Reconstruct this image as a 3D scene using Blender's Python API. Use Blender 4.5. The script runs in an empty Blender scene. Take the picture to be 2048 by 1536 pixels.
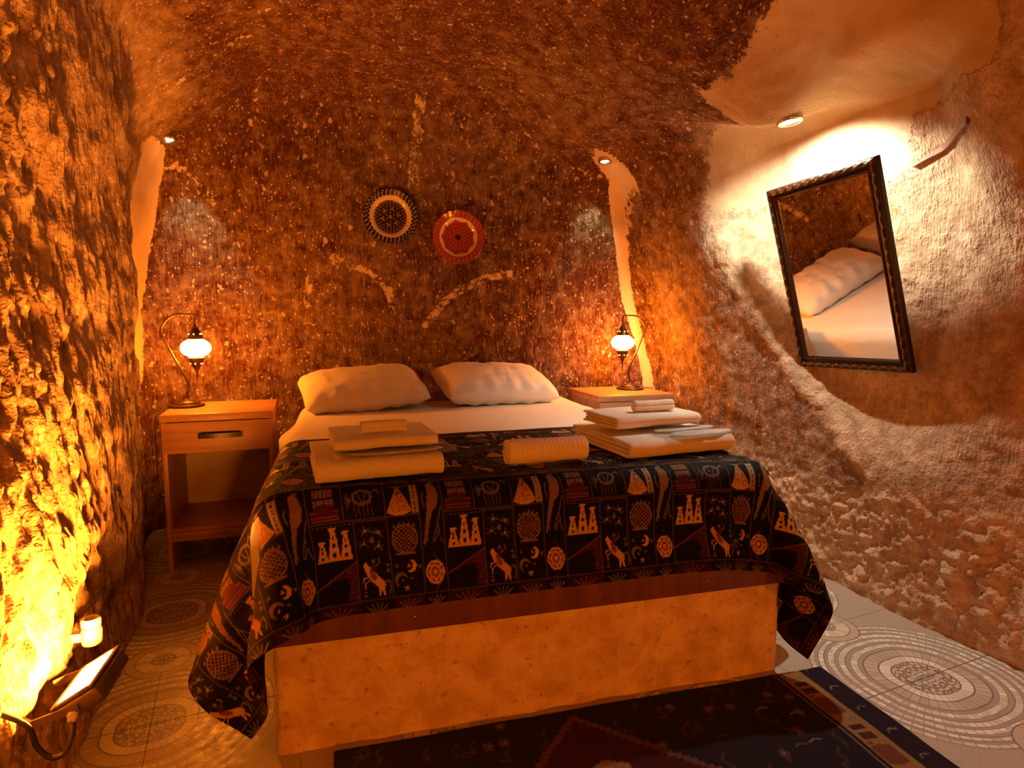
import bpy, bmesh, math, random
import numpy as np
from mathutils import Vector, Matrix
from mathutils.bvhtree import BVHTree

random.seed(7)
rng = np.random.default_rng(7)
scene = bpy.context.scene
COL = scene.collection
PI = math.pi

# ------------------------------------------------------------------ camera
cam_data = bpy.data.cameras.new('camera')
cam = bpy.data.objects.new('camera', cam_data)
COL.objects.link(cam)
cam_data.sensor_width = 36.0
cam_data.lens = 36.0 * 1250.0 / 2048.0
cam_data.clip_start = 0.02
cam.location = (0.0, 0.0, 1.25)
cam.rotation_euler = (math.radians(90.0 - 5.847), 0.0, math.radians(-15.3))
scene.camera = cam

# ------------------------------------------------------------------ world and exposure
world = bpy.data.worlds.new('world')
scene.world = world
world.use_nodes = True
world.node_tree.nodes['Background'].inputs[0].default_value = (0.01, 0.006, 0.004, 1)
world.node_tree.nodes['Background'].inputs[1].default_value = 0.0
vs = scene.view_settings
vs.view_transform = 'Standard'
vs.look = 'None'
vs.exposure = 0.0
vs.gamma = 1.0
vs.use_curve_mapping = False

scene.cycles.use_light_tree = False
scene.cycles.adaptive_threshold = 0.03
scene.cycles.max_bounces = 6
scene.cycles.diffuse_bounces = 4
scene.cycles.glossy_bounces = 3
scene.cycles.transmission_bounces = 2
scene.cycles.transparent_max_bounces = 6
scene.cycles.caustics_reflective = False
scene.cycles.caustics_refractive = False

ORANGE = (1.0, 0.205, 0.007)          # colour of the floodlights and table lamps
FLOOD_COLOR = (1.0, 0.27, 0.022)
FLOOD_POWER = 2700.0                   # emission strengths of the lamps
REAR_POWER = 840.0
SIDE_FILL_POWER = 430.0
LAMP_COLOR = (1.0, 0.25, 0.015)
LAMP_POWER = 235.0
NICHE_SPOT = 88.0                    # watts of the recessed downlights
CORNER_SPOT = 17.0

# ------------------------------------------------------------------ small helpers
def link(name, me, parent=None, mats=()):
    o = bpy.data.objects.new(name, me)
    COL.objects.link(o)
    for m in mats:
        me.materials.append(m)
    if parent is not None:
        o.parent = parent
    return o

def empty(name, loc=(0, 0, 0), rot=(0, 0, 0)):
    o = bpy.data.objects.new(name, None)
    o.empty_display_size = 0.05
    COL.objects.link(o)
    o.location = loc
    o.rotation_euler = rot
    return o

def tag(o, label=None, cat=None, group=None, kind=None):
    if label: o['label'] = label
    if cat: o['category'] = cat
    if group: o['group'] = group
    if kind: o['kind'] = kind
    return o

def mesh_np(name, verts, faces, smooth=True):
    """mesh from an (n,3) array and an (m,4) or (m,3) array"""
    verts = np.asarray(verts, dtype=np.float32)
    faces = np.asarray(faces, dtype=np.int32)
    me = bpy.data.meshes.new(name)
    k = faces.shape[1]
    me.vertices.add(len(verts))
    me.vertices.foreach_set('co', verts.ravel())
    me.loops.add(faces.size)
    me.loops.foreach_set('vertex_index', faces.ravel())
    me.polygons.add(len(faces))
    me.polygons.foreach_set('loop_start', np.arange(0, faces.size, k, dtype=np.int32))
    me.polygons.foreach_set('use_smooth', np.full(len(faces), smooth, dtype=bool))
    me.update(calc_edges=True)
    return me

def grid_faces(ny, nx, wrap=False):
    i = np.arange(ny - 1)[:, None]
    j = np.arange(nx if wrap else nx - 1)[None, :]
    j2 = (j + 1) % nx
    a = i * nx + j; b = i * nx + j2; c = (i + 1) * nx + j2; d = (i + 1) * nx + j
    return np.stack([a, b, c, d], -1).reshape(-1, 4)

def float_attr(me, name, vals):
    a = me.attributes.new(name, 'FLOAT', 'POINT')
    a.data.foreach_set('value', np.asarray(vals, dtype=np.float32).ravel())

def color_attr(me, name, rgb):
    a = me.color_attributes.new(name, 'FLOAT_COLOR', 'POINT')
    c = np.ones((len(rgb), 4), dtype=np.float32)
    c[:, :3] = rgb
    a.data.foreach_set('color', c.ravel())

def bm_mesh(name, bm, smooth=True, angle=None):
    bmesh.ops.recalc_face_normals(bm, faces=bm.faces)
    me = bpy.data.meshes.new(name)
    bm.to_mesh(me)
    bm.free()
    for p in me.polygons:
        p.use_smooth = smooth
    if angle is not None:
        me.set_sharp_from_angle(angle=math.radians(angle))
    return me

def add_box(bm, lo, hi, bevel=0.0, seg=2, mat=None):
    r = bmesh.ops.create_cube(bm, size=1.0)
    vs_ = r['verts']
    c = [(lo[i] + hi[i]) / 2 for i in range(3)]
    s = [hi[i] - lo[i] for i in range(3)]
    bmesh.ops.scale(bm, vec=s, verts=vs_)
    bmesh.ops.translate(bm, vec=c, verts=vs_)
    if mat is not None:
        bmesh.ops.transform(bm, matrix=mat, verts=vs_)
    if bevel > 0:
        es = list({e for v in vs_ for e in v.link_edges})
        bmesh.ops.bevel(bm, geom=es, offset=bevel, segments=seg, profile=0.6, affect='EDGES')

def box(name, lo, hi, mat, parent=None, bevel=0.004, seg=2):
    bm = bmesh.new()
    add_box(bm, lo, hi, bevel, seg)
    return link(name, bm_mesh(name, bm, True, 40), parent, [mat])

def lathe_mesh(name, prof, seg=48, smooth=True, angle=45):
    """profile of (r, z) pairs turned about the z axis"""
    bm = bmesh.new()
    rings = []
    for r, z in prof:
        if r < 1e-6:
            rings.append([bm.verts.new((0, 0, z))])
        else:
            rings.append([bm.verts.new((r * math.cos(2 * PI * k / seg), r * math.sin(2 * PI * k / seg), z)) for k in range(seg)])
    for a, b in zip(rings[:-1], rings[1:]):
        if len(a) == 1 and len(b) == 1:
            continue
        for k in range(seg):
            k2 = (k + 1) % seg
            if len(a) == 1:
                bm.faces.new((a[0], b[k], b[k2]))
            elif len(b) == 1:
                bm.faces.new((a[k], b[0], a[k2]))
            else:
                bm.faces.new((a[k], b[k], b[k2], a[k2]))
    return bm_mesh(name, bm, smooth, angle)

def lathe(name, prof, mat, parent=None, seg=48, loc=(0, 0, 0)):
    o = link(name, lathe_mesh(name, prof, seg), parent, [mat])
    o.location = loc
    return o

def catmull(pts, n=8):
    pts = [Vector(p) for p in pts]
    out = []
    P = [pts[0] * 2 - pts[1]] + pts + [pts[-1] * 2 - pts[-2]]
    for i in range(1, len(P) - 2):
        for k in range(n):
            t = k / n
            a, b, c, d = P[i - 1], P[i], P[i + 1], P[i + 2]
            out.append(0.5 * ((2 * b) + (c - a) * t + (2 * a - 5 * b + 4 * c - d) * t * t + (3 * b - a - 3 * c + d) * t ** 3))
    out.append(pts[-1])
    return out

def tube_mesh(name, pts, rad, seg=10):
    """round tube along points; rad is a number or one per point"""
    pts = [Vector(p) for p in pts]
    n = len(pts)
    rad = [rad] * n if not hasattr(rad, '__len__') else rad
    bm = bmesh.new()
    rings = []
    ref = Vector((0, 1, 0.13)).normalized()
    for i, p in enumerate(pts):
        t = (pts[min(i + 1, n - 1)] - pts[max(i - 1, 0)]).normalized()
        u = t.cross(ref)
        if u.length < 1e-4:
            u = t.cross(Vector((1, 0, 0)))
        u.normalize()
        w = t.cross(u).normalized()
        rings.append([bm.verts.new(p + (u * math.cos(2 * PI * k / seg) + w * math.sin(2 * PI * k / seg)) * rad[i]) for k in range(seg)])
    for a, b in zip(rings[:-1], rings[1:]):
        for k in range(seg):
            bm.faces.new((a[k], a[(k + 1) % seg], b[(k + 1) % seg], b[k]))
    bm.faces.new(rings[0])
    bm.faces.new(rings[-1])
    return bm_mesh(name, bm, True, 60)

def tube(name, pts, rad, mat, parent=None, seg=10):
    return link(name, tube_mesh(name, pts, rad, seg), parent, [mat])

# ------------------------------------------------------------------ numpy noise
def _hash(ix, iy, iz, seed):
    h = (ix.astype(np.int64) * 374761393 + iy.astype(np.int64) * 668265263 + iz.astype(np.int64) * 2147483647 + seed * 1274126177) & 0xffffffff
    h = ((h ^ (h >> 13)) * 1274126177) & 0xffffffff
    h = ((h ^ (h >> 16)) * 2246822519) & 0xffffffff
    h = h ^ (h >> 15)
    return (h & 0xffff).astype(np.float32) / 32767.5 - 1.0

def vnoise(p, seed=0):
    """value noise in [-1, 1] at an (n,3) array"""
    f = np.floor(p)
    t = (p - f).astype(np.float32)
    t = t * t * t * (t * (t * 6 - 15) + 10)
    ix, iy, iz = (f[:, k].astype(np.int64) for k in range(3))
    r = 0
    for dx in (0, 1):
        wx = t[:, 0] if dx else 1 - t[:, 0]
        for dy in (0, 1):
            wy = t[:, 1] if dy else 1 - t[:, 1]
            for dz in (0, 1):
                wz = t[:, 2] if dz else 1 - t[:, 2]
                r = r + wx * wy * wz * _hash(ix + dx, iy + dy, iz + dz, seed)
    return r

def fbm(p, octs=4, seed=0, gain=0.5):
    r = 0; a = 1.0; q = np.array(p, dtype=np.float64)
    for k in range(octs):
        r = r + a * vnoise(q + 17.3 * k, seed + k)
        q = q * 2.03
        a *= gain
    return r

def sstep(x, lo=0.0, hi=1.0):
    t = np.clip((np.asarray(x, dtype=np.float64) - lo) / (hi - lo), 0, 1)
    return t * t * (3 - 2 * t)

# ------------------------------------------------------------------ node helper
class NT:
    def __init__(self, name):
        self.m = bpy.data.materials.new(name)
        self.m.use_nodes = True
        self.t = self.m.node_tree
        self.t.nodes.clear()
        self.out = self.t.nodes.new('ShaderNodeOutputMaterial')
    def n(self, kind, **kw):
        nd = self.t.nodes.new('ShaderNode' + kind)
        for k, v in kw.items():
            setattr(nd, k, v)
        return nd
    def put(self, sock, v):
        if v is None: return
        if isinstance(v, bpy.types.NodeSocket):
            self.t.links.new(v, sock)
        else:
            if isinstance(v, tuple) and len(v) == 3 and sock.type == 'RGBA':
                v = (*v, 1.0)
            sock.default_value = v
    def math(self, op, a, b=None, c=None, clamp=False):
        nd = self.n('Math', operation=op, use_clamp=clamp)
        for i, v in enumerate((a, b, c)):
            self.put(nd.inputs[i], v)
        return nd.outputs[0]
    def mix(self, f, a, b, blend='MIX'):
        nd = self.n('Mix', data_type='RGBA', blend_type=blend)
        self.put(nd.inputs[0], f); self.put(nd.inputs[6], a); self.put(nd.inputs[7], b)
        return nd.outputs[2]
    def ramp(self, fac, stops, interp='LINEAR'):
        nd = self.n('ValToRGB')
        cr = nd.color_ramp
        cr.interpolation = interp
        while len(cr.elements) < len(stops):
            cr.elements.new(0.5)
        for e, (p, c) in zip(cr.elements, stops):
            e.position = p
            e.color = (c, c, c, 1) if not isinstance(c, tuple) else (*c, 1)
        self.put(nd.inputs[0], fac)
        return nd.outputs[0]
    def obj(self):
        return self.n('TexCoord').outputs['Object']
    def mapping(self, vec, scale=(1, 1, 1), loc=(0, 0, 0), rot=(0, 0, 0)):
        nd = self.n('Mapping')
        self.put(nd.inputs[0], vec)
        nd.inputs[1].default_value = loc; nd.inputs[2].default_value = rot; nd.inputs[3].default_value = scale
        return nd.outputs[0]
    def noise(self, vec, scale, detail=4.0, rough=0.55, dist=0.0):
        nd = self.n('TexNoise')
        self.put(nd.inputs['Vector'], vec)
        nd.inputs['Scale'].default_value = scale; nd.inputs['Detail'].default_value = detail
        nd.inputs['Roughness'].default_value = rough; nd.inputs['Distortion'].default_value = dist
        return nd.outputs[0]
    def voronoi(self, vec, scale, feature='F1', rand=1.0):
        nd = self.n('TexVoronoi', feature=feature)
        self.put(nd.inputs['Vector'], vec)
        nd.inputs['Scale'].default_value = scale
        nd.inputs['Randomness'].default_value = rand
        return nd
    def attr(self, name):
        return self.n('Attribute', attribute_name=name)
    def bump(self, height, strength=0.5, dist=0.01, normal=None):
        nd = self.n('Bump')
        nd.inputs['Strength'].default_value = strength
        nd.inputs['Distance'].default_value = dist
        self.put(nd.inputs['Height'], height)
        self.put(nd.inputs['Normal'], normal)
        return nd.outputs[0]
    def bsdf(self, color, rough=0.6, metal=0.0, normal=None, spec=0.5, sheen=0.0, coat=0.0, emit=None, emit_s=0.0, trans=0.0, ior=1.45, sss=0.0):
        b = self.n('BsdfPrincipled')
        self.put(b.inputs['Base Color'], color)
        self.put(b.inputs['Roughness'], rough)
        self.put(b.inputs['Metallic'], metal)
        self.put(b.inputs['Normal'], normal)
        b.inputs['Specular IOR Level'].default_value = spec
        b.inputs['Sheen Weight'].default_value = sheen
        b.inputs['Coat Weight'].default_value = coat
        b.inputs['Coat Roughness'].default_value = 0.08
        b.inputs['Transmission Weight'].default_value = trans
        b.inputs['IOR'].default_value = ior
        if emit is not None:
            self.put(b.inputs['Emission Color'], emit)
            self.put(b.inputs['Emission Strength'], emit_s)
        self.t.links.new(b.outputs[0], self.out.inputs[0])
        return self.m

def plain(name, color, rough=0.5, metal=0.0, var=0.12, scale=30.0, bump=0.0, bdist=0.002, **kw):
    """solid material with a little procedural variation"""
    t = NT(name)
    co = t.obj()
    nz = t.noise(co, scale, 5)
    dark = tuple(c * (1 - var) for c in color); lite = tuple(min(1, c * (1 + var)) for c in color)
    col = t.mix(t.ramp(nz, [(0.3, 0.0), (0.7, 1.0)]), dark, lite)
    nrm = t.bump(nz, bump, bdist) if bump else None
    return t.bsdf(col, rough, metal, nrm, **kw)

def emissive(name, color, strength):
    t = NT(name)
    e = t.n('Emission')
    e.inputs[0].default_value = (*color, 1)
    e.inputs[1].default_value = strength
    t.t.links.new(e.outputs[0], t.out.inputs[0])
    return t.m

# ------------------------------------------------------------------ the cave rock
def rock_material():
    t = NT('carved_tuff')
    co = t.obj()
    tone = t.attr('tone').outputs['Fac']
    pale_a = t.attr('pale').outputs['Fac']
    big = t.attr('blotch').outputs['Fac']
    mid = t.noise(co, 13.0, 3, 0.7)
    fine = t.noise(co, 70.0, 2, 0.7)
    streak = t.noise(t.mapping(co, (85, 85, 10)), 1.0, 1, 0.6)
    # dark tuff with pale pumice chips
    base = t.mix(t.ramp(mid, [(0.32, 0.0), (0.68, 1.0)]), (0.066, 0.023, 0.011), (0.115, 0.047, 0.025))
    base = t.mix(t.math('MULTIPLY', t.ramp(streak, [(0.50, 0.0), (0.68, 1.0)]), 0.36), base, (0.36, 0.20, 0.12))
    base = t.mix(t.math('MULTIPLY', t.ramp(fine, [(0.52, 0.0), (0.68, 1.0)]), 0.20), base, (0.40, 0.24, 0.15))
    dist = t.mapping(co, (1, 1, 0.75))
    warp = t.n('VectorMath', operation='MULTIPLY_ADD')
    nzc = t.n('TexNoise'); t.put(nzc.inputs['Vector'], co); nzc.inputs['Scale'].default_value = 34
    t.put(warp.inputs[0], nzc.outputs[1]); warp.inputs[1].default_value = (0.035, 0.035, 0.035); t.put(warp.inputs[2], dist)
    chips = None
    for sc, keep, size in ((20.0, 0.76, 0.31), (62.0, 0.50, 0.42)):
        v = t.voronoi(warp.outputs[0], sc)
        rnd = t.n('SeparateColor'); t.put(rnd.inputs[0], v.outputs['Color'])
        on = t.math('GREATER_THAN', rnd.outputs[0], keep)
        rad = t.math('MULTIPLY', rnd.outputs[1], size)
        inside = t.math('SUBTRACT', rad, v.outputs['Distance'])
        m = t.math('MULTIPLY', t.math('MULTIPLY', inside, 22.0, clamp=True), on, clamp=True)
        chips = m if chips is None else t.math('MAXIMUM', chips, m)
    chipc = t.mix(mid, (0.46, 0.30, 0.20), (0.78, 0.62, 0.48))
    dark = t.mix(t.math('MULTIPLY', chips, 0.85), base, chipc)
    # lighter cut stone
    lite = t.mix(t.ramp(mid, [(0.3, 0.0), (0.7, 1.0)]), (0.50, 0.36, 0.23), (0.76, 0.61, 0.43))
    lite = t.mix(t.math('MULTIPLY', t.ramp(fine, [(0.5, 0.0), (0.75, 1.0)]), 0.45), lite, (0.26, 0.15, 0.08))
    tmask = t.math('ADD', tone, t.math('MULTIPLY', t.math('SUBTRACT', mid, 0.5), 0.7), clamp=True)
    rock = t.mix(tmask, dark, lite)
    # lime mortar
    pm = t.math('ADD', pale_a, t.math('MULTIPLY', t.math('SUBTRACT', t.noise(co, 22, 4, 0.75), 0.5), 1.15))
    pmask = t.ramp(pm, [(0.46, 0.0), (0.56, 1.0)])
    mort = t.mix(t.ramp(big, [(0.35, 0.0), (0.65, 1.0)]), (0.56, 0.42, 0.25), (0.66, 0.53, 0.36))
    mort = t.mix(t.math('MULTIPLY', t.ramp(fine, [(0.62, 0.0), (0.70, 1.0)]), 0.35), mort, (0.28, 0.16, 0.09))
    col = t.mix(pmask, rock, mort)
    # relief
    hgt = t.math('ADD', t.math('MULTIPLY', fine, 0.9), t.math('MULTIPLY', streak, 0.8))
    hgt = t.math('ADD', hgt, t.math('MULTIPLY', mid, 2.0))
    hgt = t.math('MULTIPLY', hgt, t.math('SUBTRACT', 1.0, t.math('MULTIPLY', pmask, 0.75)))
    nrm = t.bump(hgt, 0.75, 0.010)
    df = t.n('BsdfDiffuse')
    t.put(df.inputs['Color'], col); df.inputs['Roughness'].default_value = 0.4; t.put(df.inputs['Normal'], nrm)
    t.t.links.new(df.outputs[0], t.out.inputs[0])
    return t.m

ROCK = rock_material()

# smooth shape of the cave: five curved surfaces blended into each other
def xl(y, z):
    b = np.interp(y, [-2, 0, 1.9, 2.3, 2.9, 3.35, 3.7, 4.3], [-0.80, -0.78, -0.76, -0.80, -0.845, -0.955, -1.09, -1.15])
    return b + 0.15 * sstep(z, 1.3, 2.3) * sstep(y, 3.0, 3.9) + 0.05 * np.sin(y * 2.1 + 0.6) * sstep(z, 0.7, 1.6) * sstep(y, 3.4, 2.9)

def xr(y, z):
    b = np.interp(y, [-2, 1.2, 1.6, 2.0, 2.3, 3.3, 4.2], [2.40, 2.36, 2.33, 2.26, 2.27, 2.22, 2.17])
    b = b - 0.36 * sstep(z, 0.75, 2.35) * sstep(y, 2.7, 3.3) - 0.30 * sstep(z, 1.35, 2.35) * sstep(y, 3.3, 2.0)
    edge = np.interp(z, [0.3, 0.66, 0.86, 1.1, 1.47, 1.8, 2.2], [1.9, 2.33, 2.54, 2.80, 3.06, 3.15, 3.05])
    m = sstep((edge - y + 0.06) / 0.28) * sstep((y - 1.62) / 0.40) * (1 - sstep(z, 2.16, 2.32)) * sstep(z, 0.55, 0.95)
    nx = 2.36 - 0.09 * sstep(z, 1.7, 2.2)
    return b + m * np.maximum(nx - b, 0)

def yb(x, z):
    return 4.12 + 0.03 * np.sin(x * 2.3 + 1.0) - 0.06 * sstep(z, 1.4, 2.4)

def zc(x, y):
    return -0.16 * np.exp(-((x - 1.90) / 0.19) ** 2 - ((y - 2.45) / 0.34) ** 2) + 2.62 - 0.33 * sstep(x, 0.7, 1.75) * sstep(y, 1.8, 2.5) - 0.30 * sstep(-x, 0.35, 0.85) * sstep(y, 2.6, 3.6)

def smax(a, b, k):
    h = np.clip(0.5 + 0.5 * (a - b) / k, 0, 1)
    return b + (a - b) * h + k * h * (1 - h)

def cave(p):
    x, y, z = p[:, 0], p[:, 1], p[:, 2]
    w = smax(x - xr(y, z), xl(y, z) - x, 0.10)
    w = smax(w, y - yb(x, z), 0.12)
    w = smax(w, -1.5 - y, 0.15)
    k = 0.30 - 0.17 * sstep(x, 1.55, 1.8) * sstep(y, 1.9, 2.1) * sstep(y, 3.1, 2.9)
    return smax(w, z - zc(x, y), k)

def polyline_dist(u, v, pts):
    best = np.full(len(u), 9.0)
    for (a, b), (c, d) in zip(pts[:-1], pts[1:]):
        ex, ey = c - a, d - b
        t = np.clip(((u - a) * ex + (v - b) * ey) / (ex * ex + ey * ey), 0, 1)
        best = np.minimum(best, np.hypot(u - a - t * ex, v - b - t * ey))
    return best

def build_cave():
    cx, cy, z0 = 0.6, 2.2, 1.6
    th = np.concatenate([np.arange(-36, 216, 0.235), np.arange(216, 324, 1.4)])
    th = np.radians(th)
    zs = np.concatenate([np.arange(-0.04, z0, 0.0098)])
    el = np.radians(np.concatenate([np.arange(0.0, 62, 0.52), np.arange(62, 90, 2.0), [89.7]]))
    O = []; D = []
    for z in zs:
        O.append(np.stack([np.full(len(th), cx), np.full(len(th), cy), np.full(len(th), z)], 1))
        D.append(np.stack([np.cos(th), np.sin(th), np.zeros(len(th))], 1))
    for e in el:
        O.append(np.stack([np.full(len(th), cx), np.full(len(th), cy), np.full(len(th), z0)], 1))
        D.append(np.stack([np.cos(th) * math.cos(e), np.sin(th) * math.cos(e), np.full(len(th), math.sin(e))], 1))
    nr = len(zs) + len(el); nt = len(th)
    O = np.concatenate(O); D = np.concatenate(D)
    t = np.full(len(O), 0.3)
    for _ in range(46):
        t += np.clip(-cave(O + D * t[:, None]) * 0.85, -0.2, 0.6)
    p = O + D * t[:, None]
    e = 0.012
    g = np.stack([cave(p + np.array(d) * e) - cave(p - np.array(d) * e) for d in ((1, 0, 0), (0, 1, 0), (0, 0, 1))], 1)
    n = -g / np.linalg.norm(g, axis=1, keepdims=True)          # points into the room
    x, y, z = p[:, 0], p[:, 1], p[:, 2]
    ang = np.degrees(np.arctan2(y - cy, x - cx))
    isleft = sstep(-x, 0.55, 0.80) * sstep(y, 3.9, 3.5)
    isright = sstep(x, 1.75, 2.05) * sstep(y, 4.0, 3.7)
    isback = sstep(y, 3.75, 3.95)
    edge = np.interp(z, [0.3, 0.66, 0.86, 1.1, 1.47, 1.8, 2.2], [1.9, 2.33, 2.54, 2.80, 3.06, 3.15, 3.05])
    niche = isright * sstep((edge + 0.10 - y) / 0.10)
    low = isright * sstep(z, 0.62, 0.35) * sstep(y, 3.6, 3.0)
    # relief of the hewn stone
    d = 0.030 * fbm(p * 1.3, 3, 3) * (1 - 0.75 * isleft * sstep(z, 1.2, 0.8)) + 0.012 * fbm(p * 5.0, 3, 9)
    d += 0.0045 * fbm(p * 18.0, 2, 21)
    d += 0.0030 * vnoise(p * np.array([42, 42, 6.0]), 31) * (isback + 0.8 * isleft)
    rough_left = fbm(p * np.array([22, 22, 7.0]), 3, 41)
    near = sstep(y, 2.45, 1.95)
    d += isleft * ((0.007 + 0.013 * near) * rough_left + (0.006 + 0.011 * near) * np.abs(fbm(p * np.array([38, 38, 14.0]), 2, 45)) - 0.004)
    d += low * (0.020 * (np.abs(fbm(p * np.array([13, 13, 19.0]), 4, 51, 0.65)) - 0.25))
    d += niche * (1 - low) * (0.0035 * fbm(p * np.array([16, 16, 34.0]), 2, 61))
    d -= niche * (1 - low) * 0.6 * (0.012 * fbm(p * 5.0, 3, 9) + 0.0045 * fbm(p * 18.0, 2, 21))
    # broken edge of the niche
    rim = isright * np.exp(-((y - edge - 0.02) / 0.10) ** 2) * sstep(z, 0.4, 0.8) * sstep(z, 1.8, 1.5)
    d += rim * 0.022 * (np.abs(fbm(p * 8.0, 3, 71)) + 0.1)
    fr = sstep(z, 0.0, 0.08) * 0.6 + 0.4
    q = p + n * (d * fr)[:, None]
    # tone of the stone and mortar seams
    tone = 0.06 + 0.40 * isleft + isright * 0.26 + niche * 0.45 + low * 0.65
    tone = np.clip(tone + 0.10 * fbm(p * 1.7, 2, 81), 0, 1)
    pale = np.zeros(len(p))
    blotch = 0.5 + 0.35 * fbm(p * 2.4, 3, 87)
    def seam(u, v, pts, w, s, mask):
        nonlocal pale
        dd = polyline_dist(u, v, pts)
        pale = np.maximum(pale, s * np.clip(1 - (dd - w) / (0.6 * w + 0.02), 0, 1) * mask)
    bk = (y > 3.55) & (z < 2.6)
    seam(x, z, [(-0.93, 2.26), (-1.0, 1.94), (-1.06, 1.65), (-1.12, 1.31), (-1.13, 1.05), (-1.15, 0.75)], 0.013, 0.95, bk)
    seam(x, z, [(1.55, 2.36), (1.79, 2.22), (1.85, 1.94), (1.91, 1.67), (1.97, 1.39), (2.06, 1.11), (2.13, 0.85), (2.16, 0.6)], 0.020, 0.95, bk & (y > 3.7))
    seam(x, z, [(0.51, 2.60), (0.487, 2.32), (0.466, 2.08)], 0.030, 0.50, bk)
    seam(x, z, [(0.54, 1.22), (0.68, 1.38), (0.8, 1.463), (0.95, 1.53), (1.108, 1.557)], 0.018, 0.56, bk)
    seam(x, z, [(-0.03, 1.64), (0.19, 1.55), (0.313, 1.44), (0.33, 1.30)], 0.018, 0.55, bk)
    seam(x, z, [(-0.94, 2.12), (-0.83, 2.10), (-0.72, 2.0), (-0.70, 1.93)], 0.014, 0.50, bk)
    seam(x, z, [(-0.2, 1.35), (-0.18, 1.5)], 0.016, 0.55, bk)
    cl = (z > 2.2)
    seam(x, y, [(-0.83, 3.44), (-0.43, 3.40), (0.08, 3.52), (0.48, 3.58), (0.99, 3.86), (1.3, 3.98), (1.7, 3.95)], 0.012, 0.46, cl)
    # old plaster above the niche
    patch = sstep(x, 1.50, 1.72) * sstep(y, 1.52, 1.66) * sstep(y, 2.80, 2.62) * sstep(z, 2.02, 2.14)
    pale = np.maximum(pale, 0.95 * patch)
    pale = np.maximum(pale, 0.80 * niche * sstep(z, 1.7, 1.95) * sstep(y, 2.0, 2.2))
    faces = grid_faces(nr, nt, True)
    tri = q[faces]
    fn = np.cross(tri[:, 2] - tri[:, 0], tri[:, 3] - tri[:, 1])
    vn = np.zeros_like(q)
    for k in range(4):
        np.add.at(vn, faces[:, k], fn)
    vn /= np.maximum(np.linalg.norm(vn, axis=1, keepdims=True), 1e-9)
    inward = np.sign((vn * n).sum(1).mean())
    if inward < 0:
        faces = faces[:, ::-1]; vn = -vn
    fz = n[faces].mean(1)[:, 2]
    fa = (ang[faces[:, 0]] + 360) % 360
    region = np.where((fz < -0.72) & (z[faces[:, 0]] > 1.7), 4, np.where((fa > 53.6) & (fa <= 131), 0, np.where((fa > 131) & (fa <= 249), 1, np.where((fa > 249) & (fa <= 295), 3, 2))))
    for k, nm in enumerate(('wall_back', 'wall_left', 'wall_right', 'wall_front', 'ceiling')):
        f = faces[region == k]
        idx, inv = np.unique(f, return_inverse=True)
        me = mesh_np(nm, q[idx], inv.reshape(-1, 4))
        me.normals_split_custom_set_from_vertices(vn[idx].astype(np.float32))
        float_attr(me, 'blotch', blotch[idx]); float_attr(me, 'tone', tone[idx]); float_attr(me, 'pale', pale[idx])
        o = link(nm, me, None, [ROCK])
        tag(o, {'wall_back': 'dark chipped tuff cave wall behind the bed', 'wall_left': 'rough hewn cave wall lit by the floodlight',
                'wall_right': 'pale cave wall with the mirror niche', 'wall_front': 'cave wall behind the viewer',
                'ceiling': 'dark uneven rock ceiling of the cave room'}[nm], kind='structure')
    dec = faces[::1]
    return BVHTree.FromPolygons([tuple(v) for v in q.tolist()], dec.tolist())

BVH = build_cave()

def hit(origin, direction):
    r = BVH.ray_cast(Vector(origin), Vector(direction).normalized())
    return r[0], r[1]

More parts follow.
